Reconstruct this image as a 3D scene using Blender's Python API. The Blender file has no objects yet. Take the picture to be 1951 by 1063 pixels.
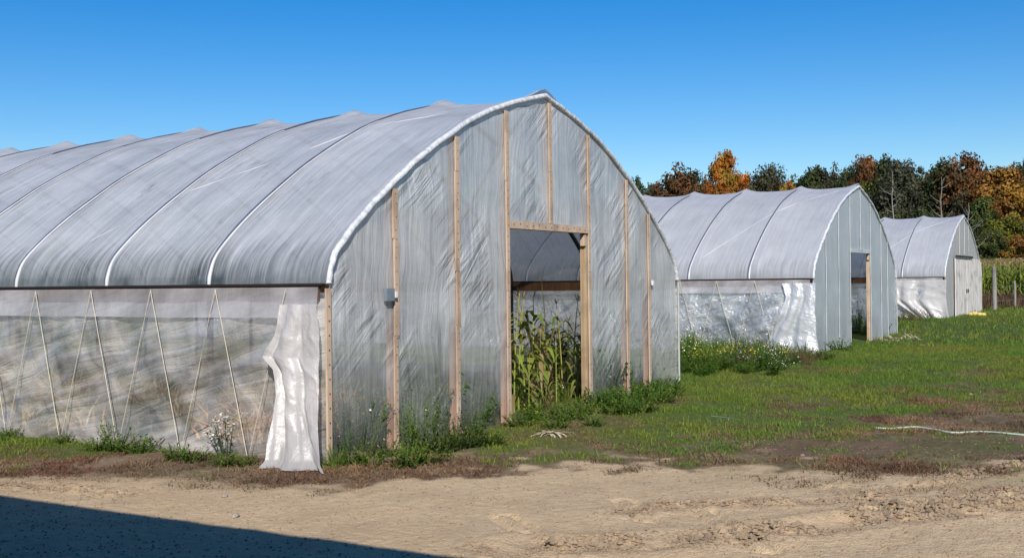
import bpy, math, random
import numpy as np
from mathutils import Matrix, Vector
R = math.radians
rng = np.random.default_rng(7)
random.seed(7)
sc = bpy.context.scene
col = sc.collection

# ------------------------------------------------------------------ camera frame constants (world: X along the gables, Y along the houses)
CX, CY, CZ = -7.94, -6.61, 1.6
F = 2165.0
FX, FY = .8616, .5075      # forward
RX, RY = .5075, -.8616     # right

def to_cam(x, y):
    dx = x - CX; dy = y - CY
    return dx * RX + dy * RY, dx * FX + dy * FY

def from_cam(X, Y):
    return CX + X * RX + Y * FX, CY + X * RY + Y * FY

def horizon(px):
    return 548.0 - .0114 * px

def G(px, py, z=0.0):
    """photo point on the ground -> world x, y"""
    d = (CZ - z) * F / (py - horizon(px))
    pxx = px + .0114 * (540 - py)
    return from_cam((pxx - 975) / F * d, d)

def Gc(px, py):
    d = CZ * F / (py - horizon(px))
    return (px + .0114 * (540 - py) - 975) / F * d, d

# ------------------------------------------------------------------ numpy noise
_P = rng.permutation(4096)
_V = rng.random(4096)
def vnoise(x, y, seed=0):
    x = np.asarray(x, float) + seed * 37.17; y = np.asarray(y, float) + seed * 11.3
    xi = np.floor(x).astype(int); yi = np.floor(y).astype(int)
    fx = x - xi; fy = y - yi
    fx = fx * fx * (3 - 2 * fx); fy = fy * fy * (3 - 2 * fy)
    def h(a, b): return _V[_P[(a & 4095)] ^ ((b * 131) & 4095)]
    def hh(a, b): return _V[(_P[(a + _P[b & 4095]) & 4095])]
    v00 = hh(xi, yi); v10 = hh(xi + 1, yi); v01 = hh(xi, yi + 1); v11 = hh(xi + 1, yi + 1)
    return (v00 * (1 - fx) + v10 * fx) * (1 - fy) + (v01 * (1 - fx) + v11 * fx) * fy
def fbm(x, y, oct=4, seed=0, gain=.5):
    s = 0; a = 1; t = 0
    x = np.asarray(x, float); y = np.asarray(y, float)
    for i in range(oct):
        s = s + a * vnoise(x * 2 ** i, y * 2 ** i, seed + i * 3); t += a; a *= gain
    return s / t
def sstep(a, b, x):
    t = np.clip((x - a) / (b - a), 0, 1); return t * t * (3 - 2 * t)

# ------------------------------------------------------------------ object helpers
def tag(o, label=None, cat=None, group=None, kind=None):
    if label: o['label'] = label
    if cat: o['category'] = cat
    if group: o['group'] = group
    if kind: o['kind'] = kind
    return o

def empty(name, loc=(0, 0, 0), rz=0.0, parent=None):
    o = bpy.data.objects.new(name, None); col.objects.link(o)
    o.location = loc; o.rotation_euler = (0, 0, rz)
    o.empty_display_size = .2
    if parent: o.parent = parent
    return o

class MB:
    """collects geometry, builds ONE mesh object"""
    def __init__(s):
        s.v = []; s.f = []; s.m = []; s.uv = []; s.c = []; s.n = 0
    def add(s, v, f, mi=0, uv=None, c=None):
        v = np.asarray(v, float).reshape(-1, 3); f = np.asarray(f, int)
        s.v.append(v); s.f.append(f + s.n); s.m.append(np.full(len(f), mi))
        s.uv.append(np.asarray(uv, float) if uv is not None else v[:, [0, 2]] * 1.0)
        s.c.append(np.asarray(c, float) if c is not None else np.ones((len(v), 3)))
        s.n += len(v)
    def box(s, c, d, mi=0, rot=None):
        x, y, z = [q / 2 for q in d]
        v = np.array([(-x,-y,-z),(x,-y,-z),(x,y,-z),(-x,y,-z),(-x,-y,z),(x,-y,z),(x,y,z),(-x,y,z)])
        if rot is not None: v = v @ np.array(rot).T
        v = v + np.array(c)
        # separate faces so that the uv is clean
        fs = [(0,3,2,1),(4,5,6,7),(0,1,5,4),(1,2,6,5),(2,3,7,6),(3,0,4,7)]
        s.add(v, fs, mi, uv=np.stack([v[:, 0] + v[:, 1], v[:, 2]], 1))
    def bx(s, x0, x1, y0, y1, z0, z1, mi=0):
        s.box(((x0+x1)/2, (y0+y1)/2, (z0+z1)/2), (x1-x0, y1-y0, z1-z0), mi)
    def tube(s, pts, r, n=8, mi=0, cap=True, c=None):
        P = np.asarray(pts, float); m = len(P)
        rr = np.full(m, r) if np.isscalar(r) else np.asarray(r, float)
        T = np.gradient(P, axis=0); T /= np.linalg.norm(T, axis=1)[:, None] + 1e-9
        up = np.array((0, 0, 1.)) if abs(T[0][2]) < .9 else np.array((1., 0, 0))
        A = np.cross(T[0], up); A /= np.linalg.norm(A)
        V = []; L = np.concatenate([[0], np.cumsum(np.linalg.norm(np.diff(P, axis=0), axis=1))])
        U = []
        for i in range(m):
            A = A - T[i] * np.dot(A, T[i]); A /= np.linalg.norm(A) + 1e-9
            B = np.cross(T[i], A)
            for k in range(n):
                a = 2 * math.pi * k / n
                V.append(P[i] + rr[i] * (math.cos(a) * A + math.sin(a) * B)); U.append((k / n * .2, L[i]))
        Fc = []
        for i in range(m - 1):
            for k in range(n):
                k2 = (k + 1) % n
                Fc.append((i*n+k, i*n+k2, (i+1)*n+k2, (i+1)*n+k))
        cc = None if c is None else np.tile(np.array(c), (len(V), 1))
        s.add(V, Fc, mi, uv=U, c=cc)
        if cap and n >= 3:
            for i in (0, m - 1):
                ring = V[i*n:(i+1)*n]
                if n == 4: s.add(ring, [(0,1,2,3)], mi, uv=[(0,0)]*4, c=None if c is None else [c]*4)
                else:
                    ce = np.mean(ring, axis=0)
                    vv = list(ring) + [ce]
                    s.add(vv, [(k, (k+1) % n, n, n) for k in range(n)], mi, uv=[(0,0)]*(n+1), c=None if c is None else [c]*(n+1))
    def grid(s, X, Y, Z, U=None, V=None, mi=0, mask=None):
        a, b = X.shape
        idx = np.arange(a * b).reshape(a, b)
        q = np.stack([idx[:-1,:-1], idx[1:,:-1], idx[1:,1:], idx[:-1,1:]], -1).reshape(-1, 4)
        if mask is not None: q = q[mask.reshape(-1)]
        v = np.stack([X, Y, Z], -1).reshape(-1, 3)
        uv = np.stack([U if U is not None else X, V if V is not None else Z], -1).reshape(-1, 2)
        s.add(v, q, mi, uv=uv)
    def mesh(s, name, mats, smooth=False):
        v = np.concatenate(s.v)
        me = bpy.data.meshes.new(name)
        ls = []; tot = []; mi = []
        for f, m in zip(s.f, s.m):
            if f.shape[1] == 4:
                tri = f[:, 2] == f[:, 3]
                if tri.any():
                    for q, t_, mm in zip(f, tri, m):
                        ls.append(q[:3] if t_ else q); tot.append([3 if t_ else 4]); mi.append([mm])
                    continue
            ls.append(f.reshape(-1)); tot.append(np.full(len(f), f.shape[1])); mi.append(m)
        ls = np.concatenate(ls).astype(np.int32); tot = np.concatenate(tot).astype(np.int32); mi = np.concatenate(mi).astype(np.int32)
        me.vertices.add(len(v)); me.vertices.foreach_set('co', v.astype(np.float32).ravel())
        me.loops.add(len(ls)); me.loops.foreach_set('vertex_index', ls)
        me.polygons.add(len(tot))
        st = np.concatenate([[0], np.cumsum(tot)[:-1]]).astype(np.int32)
        me.polygons.foreach_set('loop_start', st)
        me.polygons.foreach_set('material_index', mi)
        me.polygons.foreach_set('use_smooth', np.full(len(tot), smooth))
        uv = np.concatenate(s.uv); ul = me.uv_layers.new(name='UVMap')
        ul.data.foreach_set('uv', uv[ls].astype(np.float32).ravel())
        c = np.concatenate(s.c)
        if not np.all(c == 1):
            at = me.color_attributes.new('Col', 'FLOAT_COLOR', 'POINT')
            at.data.foreach_set('color', np.concatenate([c, np.ones((len(c), 1))], 1).astype(np.float32).ravel())
        for m in (mats if isinstance(mats, (list, tuple)) else [mats]): me.materials.append(m)
        me.update(calc_edges=True); me.validate()
        return me
    def build(s, name, mats, parent=None, smooth=False, loc=None):
        o = bpy.data.objects.new(name, s.mesh(name, mats, smooth)); col.objects.link(o)
        if parent: o.parent = parent
        if loc: o.location = loc
        return o

def copy_tree(o, parent=None):
    c = o.copy(); col.objects.link(c); c.parent = parent
    for ch in list(o.children): copy_tree(ch, c)
    return c

# ------------------------------------------------------------------ material helpers
def nd(nt, t, ins=None, **props):
    n = nt.nodes.new(t)
    for k, v in props.items(): setattr(n, k, v)
    for k, v in (ins or {}).items():
        s = n.inputs[k]
        if isinstance(v, bpy.types.NodeSocket): nt.links.new(v, s)
        else:
            if isinstance(v, (tuple, list)) and len(v) == 3 and s.type == 'RGBA': v = (*v, 1)
            s.default_value = v
    return n
def newmat(name):
    m = bpy.data.materials.new(name); m.use_nodes = True
    m.node_tree.nodes.clear(); nt = m.node_tree
    out = nt.nodes.new('ShaderNodeOutputMaterial')
    return m, nt, out
def mth(nt, op, a, b=0.0, clamp=False):
    return nd(nt, 'ShaderNodeMath', {0: a, 1: b}, operation=op, use_clamp=clamp).outputs[0]
def rng_(nt, v, a, b, c=0.0, d=1.0):
    return nd(nt, 'ShaderNodeMapRange', {0: v, 1: a, 2: b, 3: c, 4: d}).outputs[0]
def mixc(nt, f, a, b, mode='MIX'):
    n = nt.nodes.new('ShaderNodeMix'); n.data_type = 'RGBA'; n.blend_type = mode
    for i, v in ((0, f), (6, a), (7, b)):
        s = n.inputs[i]
        if isinstance(v, bpy.types.NodeSocket): nt.links.new(v, s)
        else: s.default_value = (*v, 1) if isinstance(v, (tuple, list)) else v
    return n.outputs[2]
def noise(nt, vec, scale=1.0, detail=3.0, rough=.55, dist=0.0):
    return nd(nt, 'ShaderNodeTexNoise', {'Vector': vec, 'Scale': scale, 'Detail': detail, 'Roughness': rough, 'Distortion': dist}).outputs[0]
def mapping(nt, vec, scale=(1,1,1), rot=(0,0,0), loc=(0,0,0)):
    return nd(nt, 'ShaderNodeMapping', {'Vector': vec, 'Scale': scale, 'Rotation': rot, 'Location': loc}).outputs[0]
def mixs(nt, f, a, b):
    return nd(nt, 'ShaderNodeMixShader', {0: f, 1: a, 2: b}).outputs[0]

def film(name, light=(.74,.76,.8), dark=(.42,.45,.48), transp=.2, streak=1.0, diag=0.0, horiz=0.0, grime=None, trl=.45, gloss=.14, rough=.32,
         bump=.3, clear_low=0.0, spots=False, crinkle=0.0, haze=0.0, wob=.5, tx=None):
    """greenhouse polythene: UV is in metres, v is the height or the run of the arch above the hip"""
    m, nt, out = newmat(name)
    uv = nd(nt, 'ShaderNodeUVMap', uv_map='UVMap').outputs[0]
    sep = nd(nt, 'ShaderNodeSeparateXYZ', {0: uv}); v = sep.outputs[1]
    warp = noise(nt, uv, .7, 2)
    wv = nd(nt, 'ShaderNodeVectorMath', {0: uv, 1: nd(nt, 'ShaderNodeCombineXYZ', {0: mth(nt, 'MULTIPLY', warp, wob), 1: 0., 2: 0.}).outputs[0]}, operation='ADD').outputs[0]
    s1 = noise(nt, mapping(nt, wv, (15, .6, 1)), 1, 6, .7)
    s2 = noise(nt, mapping(nt, wv, (58, 2.2, 1)), 1, 4, .7)
    blotch = noise(nt, uv, 1.1, 5, .6)
    st = mth(nt, 'ADD', mth(nt, 'MULTIPLY', s1, .72), mth(nt, 'MULTIPLY', s2, .28))
    f = rng_(nt, st, .36, .62)
    f = mth(nt, 'ADD', mth(nt, 'MULTIPLY', f, .72 * streak), mth(nt, 'MULTIPLY', rng_(nt, blotch, .3, .7), .28 + .72 * (1 - streak)))
    h = mth(nt, 'MULTIPLY', st, .6 * streak)
    if haze:
        hz = noise(nt, mapping(nt, mapping(nt, wv, (1, 1, 1), (0, 0, R(38))), (2.3, .75, 1)), 1, 4, .55, .8)
        f = mth(nt, 'ADD', mth(nt, 'MULTIPLY', f, .6), mth(nt, 'MULTIPLY', mth(nt, 'SUBTRACT', hz, .36), 3.2 * haze), True)
    if diag:
        dv = mapping(nt, mapping(nt, uv, (1, 1, 1), (0, 0, R(-44))), (.5, 6.5, 1))
        dn = noise(nt, nd(nt, 'ShaderNodeVectorMath', {0: dv, 1: mapping(nt, uv, (.6, .6, .6))}, operation='ADD').outputs[0], 1, 3, .55, .6)
        dm = rng_(nt, noise(nt, uv, .9, 2), .48, .6)
        dd = mth(nt, 'MULTIPLY', mth(nt, 'SUBTRACT', dn, .5), mth(nt, 'MULTIPLY', dm, 2.2 * diag))
        h = mth(nt, 'ADD', h, dd); f = mth(nt, 'ADD', f, mth(nt, 'MULTIPLY', dd, .8), True)
    if horiz:
        hn = noise(nt, mapping(nt, mapping(nt, wv, (1, 1, 1), (0, 0, R(14))), (.8, 7, 1)), 1, 4, .6, 1.0)
        h = mth(nt, 'ADD', h, mth(nt, 'MULTIPLY', hn, 1.2 * horiz)); f = mth(nt, 'ADD', f, mth(nt, 'MULTIPLY', mth(nt, 'SUBTRACT', hn, .5), 2.2 * horiz), True)
    if crinkle:
        vo = nd(nt, 'ShaderNodeTexVoronoi', {'Vector': mapping(nt, mapping(nt, wv, (1, 1, 1), (0, 0, R(28))), (1.6, 4.4, 1)), 'Scale': 1.0}, feature='DISTANCE_TO_EDGE').outputs[0]
        vo2 = noise(nt, uv, 7, 5, .6, 1.5)
        h = mth(nt, 'ADD', h, mth(nt, 'MULTIPLY', mth(nt, 'ADD', mth(nt, 'MINIMUM', vo, .35), mth(nt, 'MULTIPLY', vo2, .7)), crinkle))
    c = mixc(nt, f, dark, light)
    if grime:
        g = mth(nt, 'ADD', v, mth(nt, 'MULTIPLY', mth(nt, 'SUBTRACT', st, .5), 1.3))
        gm = mth(nt, 'MULTIPLY', rng_(nt, g, .5, .05), mth(nt, 'MULTIPLY', rng_(nt, blotch, .35, .6, .35, 1.0), grime), True)
        c = mixc(nt, gm, c, (.05, .065, .06))
        st3 = rng_(nt, noise(nt, mapping(nt, wv, (26, .35, 1)), 1, 4, .7), .56, .68)
        c = mixc(nt, mth(nt, 'MULTIPLY', mth(nt, 'MULTIPLY', st3, rng_(nt, v, 3.4, .4)), .42 * grime), c, (.16, .175, .18))
    if spots:
        sp = rng_(nt, noise(nt, mapping(nt, uv, (2.6, 1.2, 1), (0, 0, R(30))), 1, 6, .7), .6, .7)
        c = mixc(nt, mth(nt, 'MULTIPLY', sp, .6), c, (.17,.14,.14))
        gr = rng_(nt, noise(nt, uv, 1.3, 3), .58, .72)
        gr = mth(nt, 'MULTIPLY', gr, rng_(nt, v, 2.4, .6))
        c = mixc(nt, mth(nt, 'MULTIPLY', gr, .4), c, (.36,.39,.24))
    b = nd(nt, 'ShaderNodeBump', {'Height': h, 'Strength': bump, 'Distance': .05}).outputs[0]
    d = nd(nt, 'ShaderNodeBsdfDiffuse', {'Color': c, 'Normal': b}).outputs[0]
    t = nd(nt, 'ShaderNodeBsdfTranslucent', {'Color': c, 'Normal': b}).outputs[0]
    g_ = nd(nt, 'ShaderNodeBsdfGlossy', {'Color': (1, 1, 1), 'Roughness': rough, 'Normal': b}).outputs[0]
    fr = nd(nt, 'ShaderNodeLayerWeight', {'Blend': .35, 'Normal': b}).outputs[1]
    s = mixs(nt, trl, d, t)
    s = mixs(nt, mth(nt, 'ADD', gloss * .4, mth(nt, 'MULTIPLY', fr, gloss * 2)), s, g_)
    tr = nd(nt, 'ShaderNodeBsdfTransparent', {'Color': tx or (.96, .97, .98)}).outputs[0]
    tf = mth(nt, 'MULTIPLY', rng_(nt, f, 0, 1, 1.35, .65), transp)
    if clear_low:
        tf = mth(nt, 'ADD', tf, mth(nt, 'MULTIPLY', rng_(nt, mth(nt, 'ADD', v, blotch), 1.9, .5), clear_low), True)
    s = mixs(nt, tf, s, tr)
    nt.links.new(s, out.inputs[0])
    return m

def plain(name, c, rough=.6, metal=0.0, var=.15, scale=6.0, bump=0.0, stretch=(1,1,1), c2=None, spec=.3):
    m, nt, out = newmat(name)
    co = nd(nt, 'ShaderNodeTexCoord').outputs[3]
    n = noise(nt, mapping(nt, co, stretch), scale, 5, .6)
    cc = mixc(nt, rng_(nt, n, .3, .7), c, c2 or tuple(x * (1 - var * 2) for x in c))
    p = nd(nt, 'ShaderNodeBsdfPrincipled', {'Base Color': cc, 'Roughness': rough, 'Metallic': metal, 'Specular IOR Level': spec})
    if bump:
        nt.links.new(nd(nt, 'ShaderNodeBump', {'Height': n, 'Strength': bump, 'Distance': .02}).outputs[0], p.inputs['Normal'])
    nt.links.new(p.outputs[0], out.inputs[0]); return m

def wood(name, a, b, scale=1.0):
    m, nt, out = newmat(name)
    co = nd(nt, 'ShaderNodeTexCoord').outputs[3]
    n = noise(nt, mapping(nt, co, (14, 14, 1.1)), scale, 5, .65, .4)
    n2 = noise(nt, co, 2.2, 4)
    cc = mixc(nt, rng_(nt, n, .35, .65), a, b)
    cc = mixc(nt, rng_(nt, n2, .5, .8), cc, tuple(x * .5 for x in b))
    p = nd(nt, 'ShaderNodeBsdfPrincipled', {'Base Color': cc, 'Roughness': .75, 'Specular IOR Level': .2,
        'Normal': nd(nt, 'ShaderNodeBump', {'Height': n, 'Strength': .4, 'Distance': .01}).outputs[0]})
    nt.links.new(p.outputs[0], out.inputs[0]); return m

def leafmat(name, c, c2=None, trl=.3, var=.5, oscale=.25):
    """foliage: per-leaf value from the Col attribute, larger hue patches from position"""
    m, nt, out = newmat(name)
    at = nd(nt, 'ShaderNodeAttribute', attribute_name='Col').outputs[0]
    co = nd(nt, 'ShaderNodeNewGeometry').outputs[0]
    n = noise(nt, co, oscale, 3)
    cc = mixc(nt, rng_(nt, n, .42, .58), c, c2 or c)
    cc = mixc(nt, 1.0, cc, at, 'MULTIPLY')
    d = nd(nt, 'ShaderNodeBsdfPrincipled', {'Base Color': cc, 'Roughness': .6, 'Specular IOR Level': .15}).outputs[0]
    t = nd(nt, 'ShaderNodeBsdfTranslucent', {'Color': cc}).outputs[0]
    nt.links.new(mixs(nt, trl, d, t), out.inputs[0]); return m

M = {}
M['roof1'] = film('polythene_roof_grey', (.76,.77,.79), (.4,.42,.45), transp=.18, streak=.75, wob=.1, grime=1.0, spots=True, bump=.55, trl=.22, gloss=.11, rough=.42)
M['roof2'] = film('polythene_roof_pale', (.82,.82,.83), (.58,.58,.61), transp=.12, wob=.1, streak=.8, grime=.5, bump=.45, trl=.35, gloss=.1, rough=.45)
M['gable1'] = film('polythene_gable', (.95,.94,.92), (.36,.37,.38), transp=.25, streak=.7, diag=.7, bump=.9, trl=.2, gloss=.14, rough=.32, clear_low=.62)
M['gable2'] = film('polythene_gable_blue', (.72,.76,.79), (.52,.56,.6), transp=.16, streak=.7, bump=.35, trl=.35, gloss=.1, rough=.4, clear_low=.12)
M['gable3'] = film('polythene_gable_cream', (.66,.64,.62), (.46,.44,.42), transp=.08, streak=.9, bump=.3, trl=.3, gloss=.06, rough=.5)
M['curt1'] = film('polythene_curtain', (1,.94,.88), (.4,.39,.39), transp=.5, streak=.1, horiz=.8, bump=.8, trl=.14, gloss=.34, rough=.2, crinkle=.35, haze=.62, tx=(.96,.95,.93))
M['curt2'] = film('polythene_curtain_crinkled', (.92,.94,.95), (.32,.35,.38), transp=.36, streak=.1, horiz=.7, bump=1.0, trl=.3, gloss=.5, rough=.15, crinkle=1.2, haze=1.0)
M['valance'] = film('polythene_valance', (.84,.8,.78), (.4,.38,.38), transp=.5, streak=.2, horiz=.3, bump=.4, trl=.15, gloss=.2, rough=.3)
M['flap'] = film('polythene_flap_white', (.86,.83,.81), (.66,.63,.61), transp=.12, streak=.2, horiz=.15, bump=.6, trl=.35, gloss=.1, rough=.33, crinkle=.45, grime=.35)
M['pipe_white'] = plain('wrapped_white_pipe', (.76,.78,.8), .45, var=.22, scale=16, bump=.8)
M['pipe'] = plain('galvanised_pipe', (.3,.32,.34), .45, .7, var=.2, scale=8)
M['pipe_dark'] = plain('dark_pipe', (.05,.055,.065), .5, .3, var=.2, scale=8)
M['lath'] = wood('pine_lath', (.62,.47,.34), (.46,.32,.22))
M['stud'] = wood('pine_stud', (.62,.36,.25), (.45,.24,.15))
M['jamb'] = wood('orange_jamb', (.5,.36,.22), (.34,.23,.13))
M['board'] = wood('brown_board', (.24,.12,.055), (.13,.065,.035))
M['board_grey'] = wood('weathered_board', (.2,.13,.11), (.1,.065,.055))
M['grey_wood'] = wood('weathered_post_wood', (.33,.31,.28), (.2,.18,.16))
M['channel'] = plain('dark_channel', (.035,.03,.03), .6, .2)
M['staple'] = plain('blue_staple', (.06,.09,.2), .4)
M['cord'] = plain('cream_cord', (.72,.66,.5), .8, var=.15, scale=20)
M['hose_green'] = plain('pale_green_hose', (.35,.55,.4), .45, var=.25, scale=3, c2=(.6,.6,.5))
M['hose_dull'] = plain('dull_green_hose', (.16,.28,.17), .5)
M['box_grey'] = plain('grey_plastic', (.22,.26,.3), .5)
M['white'] = plain('white_plastic', (.8,.8,.8), .5, var=.05)
M['blackish'] = plain('gap_shade_black', (.03,.03,.035), .6)
M['panel'] = wood('white_door_boards', (.74,.7,.66), (.62,.55,.5))
M['bark'] = plain('bark', (.09,.07,.055), .9, var=.25, scale=3, bump=.5, stretch=(3,3,.6))
M['bark_pale'] = plain('pale_bark', (.33,.3,.27), .8, var=.25, scale=3, bump=.3)
M['stone'] = plain('stone', (.42,.36,.29), .9, var=.2, scale=20, bump=.5)
M['husk'] = plain('dry_husk', (.6,.55,.38), .8, var=.3, scale=14, c2=(.36,.27,.16))
M['gourd'] = plain('yellow_gourd', (.7,.55,.16), .5, var=.15, scale=12)
M['stalk'] = leafmat('corn_stalk', (.24,.32,.05), (.36,.34,.1), .15)
M['cornleaf'] = leafmat('corn_leaf', (.15,.23,.035), (.27,.28,.055), .3, oscale=1.2)
M['corndry'] = leafmat('corn_leaf_dry', (.34,.25,.12), (.2,.18,.06), .3, oscale=1.5)
M['tassel'] = leafmat('corn_tassel', (.42,.33,.14), (.32,.22,.1), .2, oscale=1.5)
M['weed'] = leafmat('weed_leaf', (.1,.2,.028), (.17,.25,.04), .35, oscale=1.5)
M['weed_dark'] = leafmat('weed_leaf_dark', (.065,.12,.028), (.1,.14,.035), .3, oscale=1.5)
M['weed_dry'] = leafmat('weed_dry', (.26,.16,.09), (.2,.15,.08), .25, oscale=1.5)
M['fl_white'] = plain('white_petals', (.85,.83,.76), .8, var=.05)
M['fl_yellow'] = plain('yellow_petals', (.75,.6,.06), .8, var=.1)
M['fl_pink'] = plain('pink_petals', (.55,.2,.32), .8, var=.15)
M['grass'] = leafmat('grass_blade', (.125,.215,.034), (.17,.235,.046), .3, oscale=.35)
M['drygrass'] = leafmat('dry_grass', (.15,.098,.07), (.24,.175,.11), .2, oscale=.8)
M['clod'] = plain('soil_clod', (.4,.295,.195), .95, var=.25, scale=4)
M['straw'] = leafmat('straw', (.85,.62,.28), (.7,.52,.26), .2, oscale=1.2)

# ------------------------------------------------------------------ terrain
def interp_px(lst):
    a = sorted(Gc(*p) for p in lst); return np.array([q[0] for q in a]), np.array([q[1] for q in a])
E_SAND = interp_px([(-200,915),(0,918),(150,920),(300,928),(420,936),(640,938),(760,915),(900,905),(1000,893),(1100,885),(1250,872),(1400,866),(1560,872),(1700,880),(1951,868),(2200,860)])
E_GREEN = interp_px([(560,880),(640,882),(760,860),(900,872),(970,874),(1100,868),(1250,858),(1400,836),(1550,824),(1700,806),(1800,785),(1951,768),(2200,760)])
def masks(x, y):
    X, Y = to_cam(x, y)
    n1 = fbm(x * .9, y * .9, 4, 1) - .5; n2 = fbm(x * 3.3, y * 3.3, 3, 5) - .5; n3 = fbm(x * .35, y * .35, 3, 9) - .5
    ys = np.interp(X, *E_SAND); yg = np.interp(X, *E_GREEN)
    am = .35 + .65 * sstep(-2.2, -.6, X)
    brown = sstep(-.25, .35, Y - ys + (n1 * 3.0 + n2 * 2.2) * am)
    green = sstep(-.4, .5, Y - yg + n1 * 3.4 + n2 * 2.2)
    # tufts straying onto the bare sand at right
    stray = sstep(1.0, 2.6, X) * sstep(ys - 2.3, ys - .5, Y) * sstep(.06, .16, n1 + n2 * .6)
    # dark bare soil hollow at right
    e = ((X - 3.8) / 1.75) ** 2 + ((Y - 10.75) / 1.0) ** 2
    dark = sstep(1.25, .45, e + n1 * 1.6)
    # worn track leading off to the right
    tr = np.exp(-((X - .42 * Y + .12 + n1 * .9) / (.5)) ** 2) * sstep(11, 13, Y) * sstep(24, 16, Y)
    dark = np.maximum(dark, tr * .55 * sstep(-.15, .15, n1 + n2))
    green = np.maximum(green, np.exp(-((y + .6) / 1.25) ** 4) * sstep(.9, 2.2, x) * sstep(10.5, 9, x) * sstep(-.3, .1, n1 + n2 + .2))
    green = green * (1 - dark * .93)
    # browner patches in the meadow
    tired = sstep(.05, .18, n3 * .8 + n1 * .5) * sstep(24, 19, Y)
    return brown, green, np.maximum(stray * .8, 0), dark, tired

def base_h(x, y):
    X, Y = to_cam(x, y)
    h = .2 * sstep(27, 40, Y) + .14 * sstep(46, 62, Y) + np.clip(Y - 62, 0, 70) * .018 + np.clip(Y - 132, 0, 400) * .01
    h = h + .03 * (fbm(x * .4, y * .4, 2, 3) - .5)
    return h
BANDS = [  # crumbly wheel ruts: photo points, half width (m), strength
    ([(960,1046),(1100,1040),(1250,1035),(1500,1012),(1700,986),(1951,955)], .17, 1.0),
    ([(1180,976),(1330,962),(1560,958),(1680,966),(1800,960),(1951,935)], .10, .7),
    ([(1430,1012),(1600,990),(1760,968),(1951,950)], .13, 1.0),
    ([(1620,955),(1760,925),(1951,886)], .13, .6),
    ([(1010,1028),(1090,1042),(1170,1036)], .12, .9),
    ([(0,925),(120,930),(250,945)], .2, .4),
]
def polydist(x, y, pts):
    W = [G(*p) for p in pts]; best = np.full(np.shape(x), 1e9); al = np.zeros(np.shape(x)); acc = 0
    for (ax, ay), (bx, by) in zip(W[:-1], W[1:]):
        L = math.hypot(bx-ax, by-ay); t = np.clip(((x-ax)*(bx-ax) + (y-ay)*(by-ay)) / L**2, 0, 1)
        d = np.hypot(x - ax - t*(bx-ax), y - ay - t*(by-ay)); m = d < best
        best = np.where(m, d, best); al = np.where(m, acc + t*L, al); acc += L
    return best, al
TREADS = [[(1190,955),(1235,990)], [(1340,975),(1380,1005),(1460,1046)], [(1590,930),(1660,968)], [(960,985),(1000,1010)]]
def detail_h(x, y):
    h = np.zeros(np.shape(x)); crumb = np.zeros(np.shape(x))
    h += .01 * (fbm(x * 2.2, y * 2.2, 3, 21) - .5) + .012 * (fbm(x * 9, y * 9, 3, 23) - .5)
    for pts, w, s in BANDS:
        d, al = polydist(x, y, pts)
        d = d + (fbm(al * 1.5, d * 3, 2, 31) - .5) * w * .8
        m = np.exp(-(d / w) ** 2) * s
        crumb = np.maximum(crumb, m * sstep(.25, .45, fbm(x * 1.4, y * 1.4, 2, 33)))
        h += -.02 * m + .012 * np.exp(-((d - w * 1.5) / (w * .5)) ** 2) * s
    lump = fbm(x * 7.5, y * 7.5, 2, 41) ; lump = sstep(.42, .7, lump)
    h += crumb * (lump * .06 + .03 * (sstep(.4, .75, fbm(x * 16, y * 16, 2, 43))))
    for pts in TREADS:
        d, al = polydist(x, y, pts)
        m = np.exp(-(d / .13) ** 4)
        h += m * (-.014 + .02 * np.sin(d * 62))
    # faint parallel wheel lines along the yard
    u = x * .31 + y * .95
    h += .0025 * np.sin(u * 9 + 3 * fbm(x * .5, y * .5, 2, 51)) * sstep(.4, .6, fbm(x * .6, y * .6, 2, 53))
    return h, crumb
def gz(x, y):
    return float(base_h(np.array([x]), np.array([y]))[0])

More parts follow.
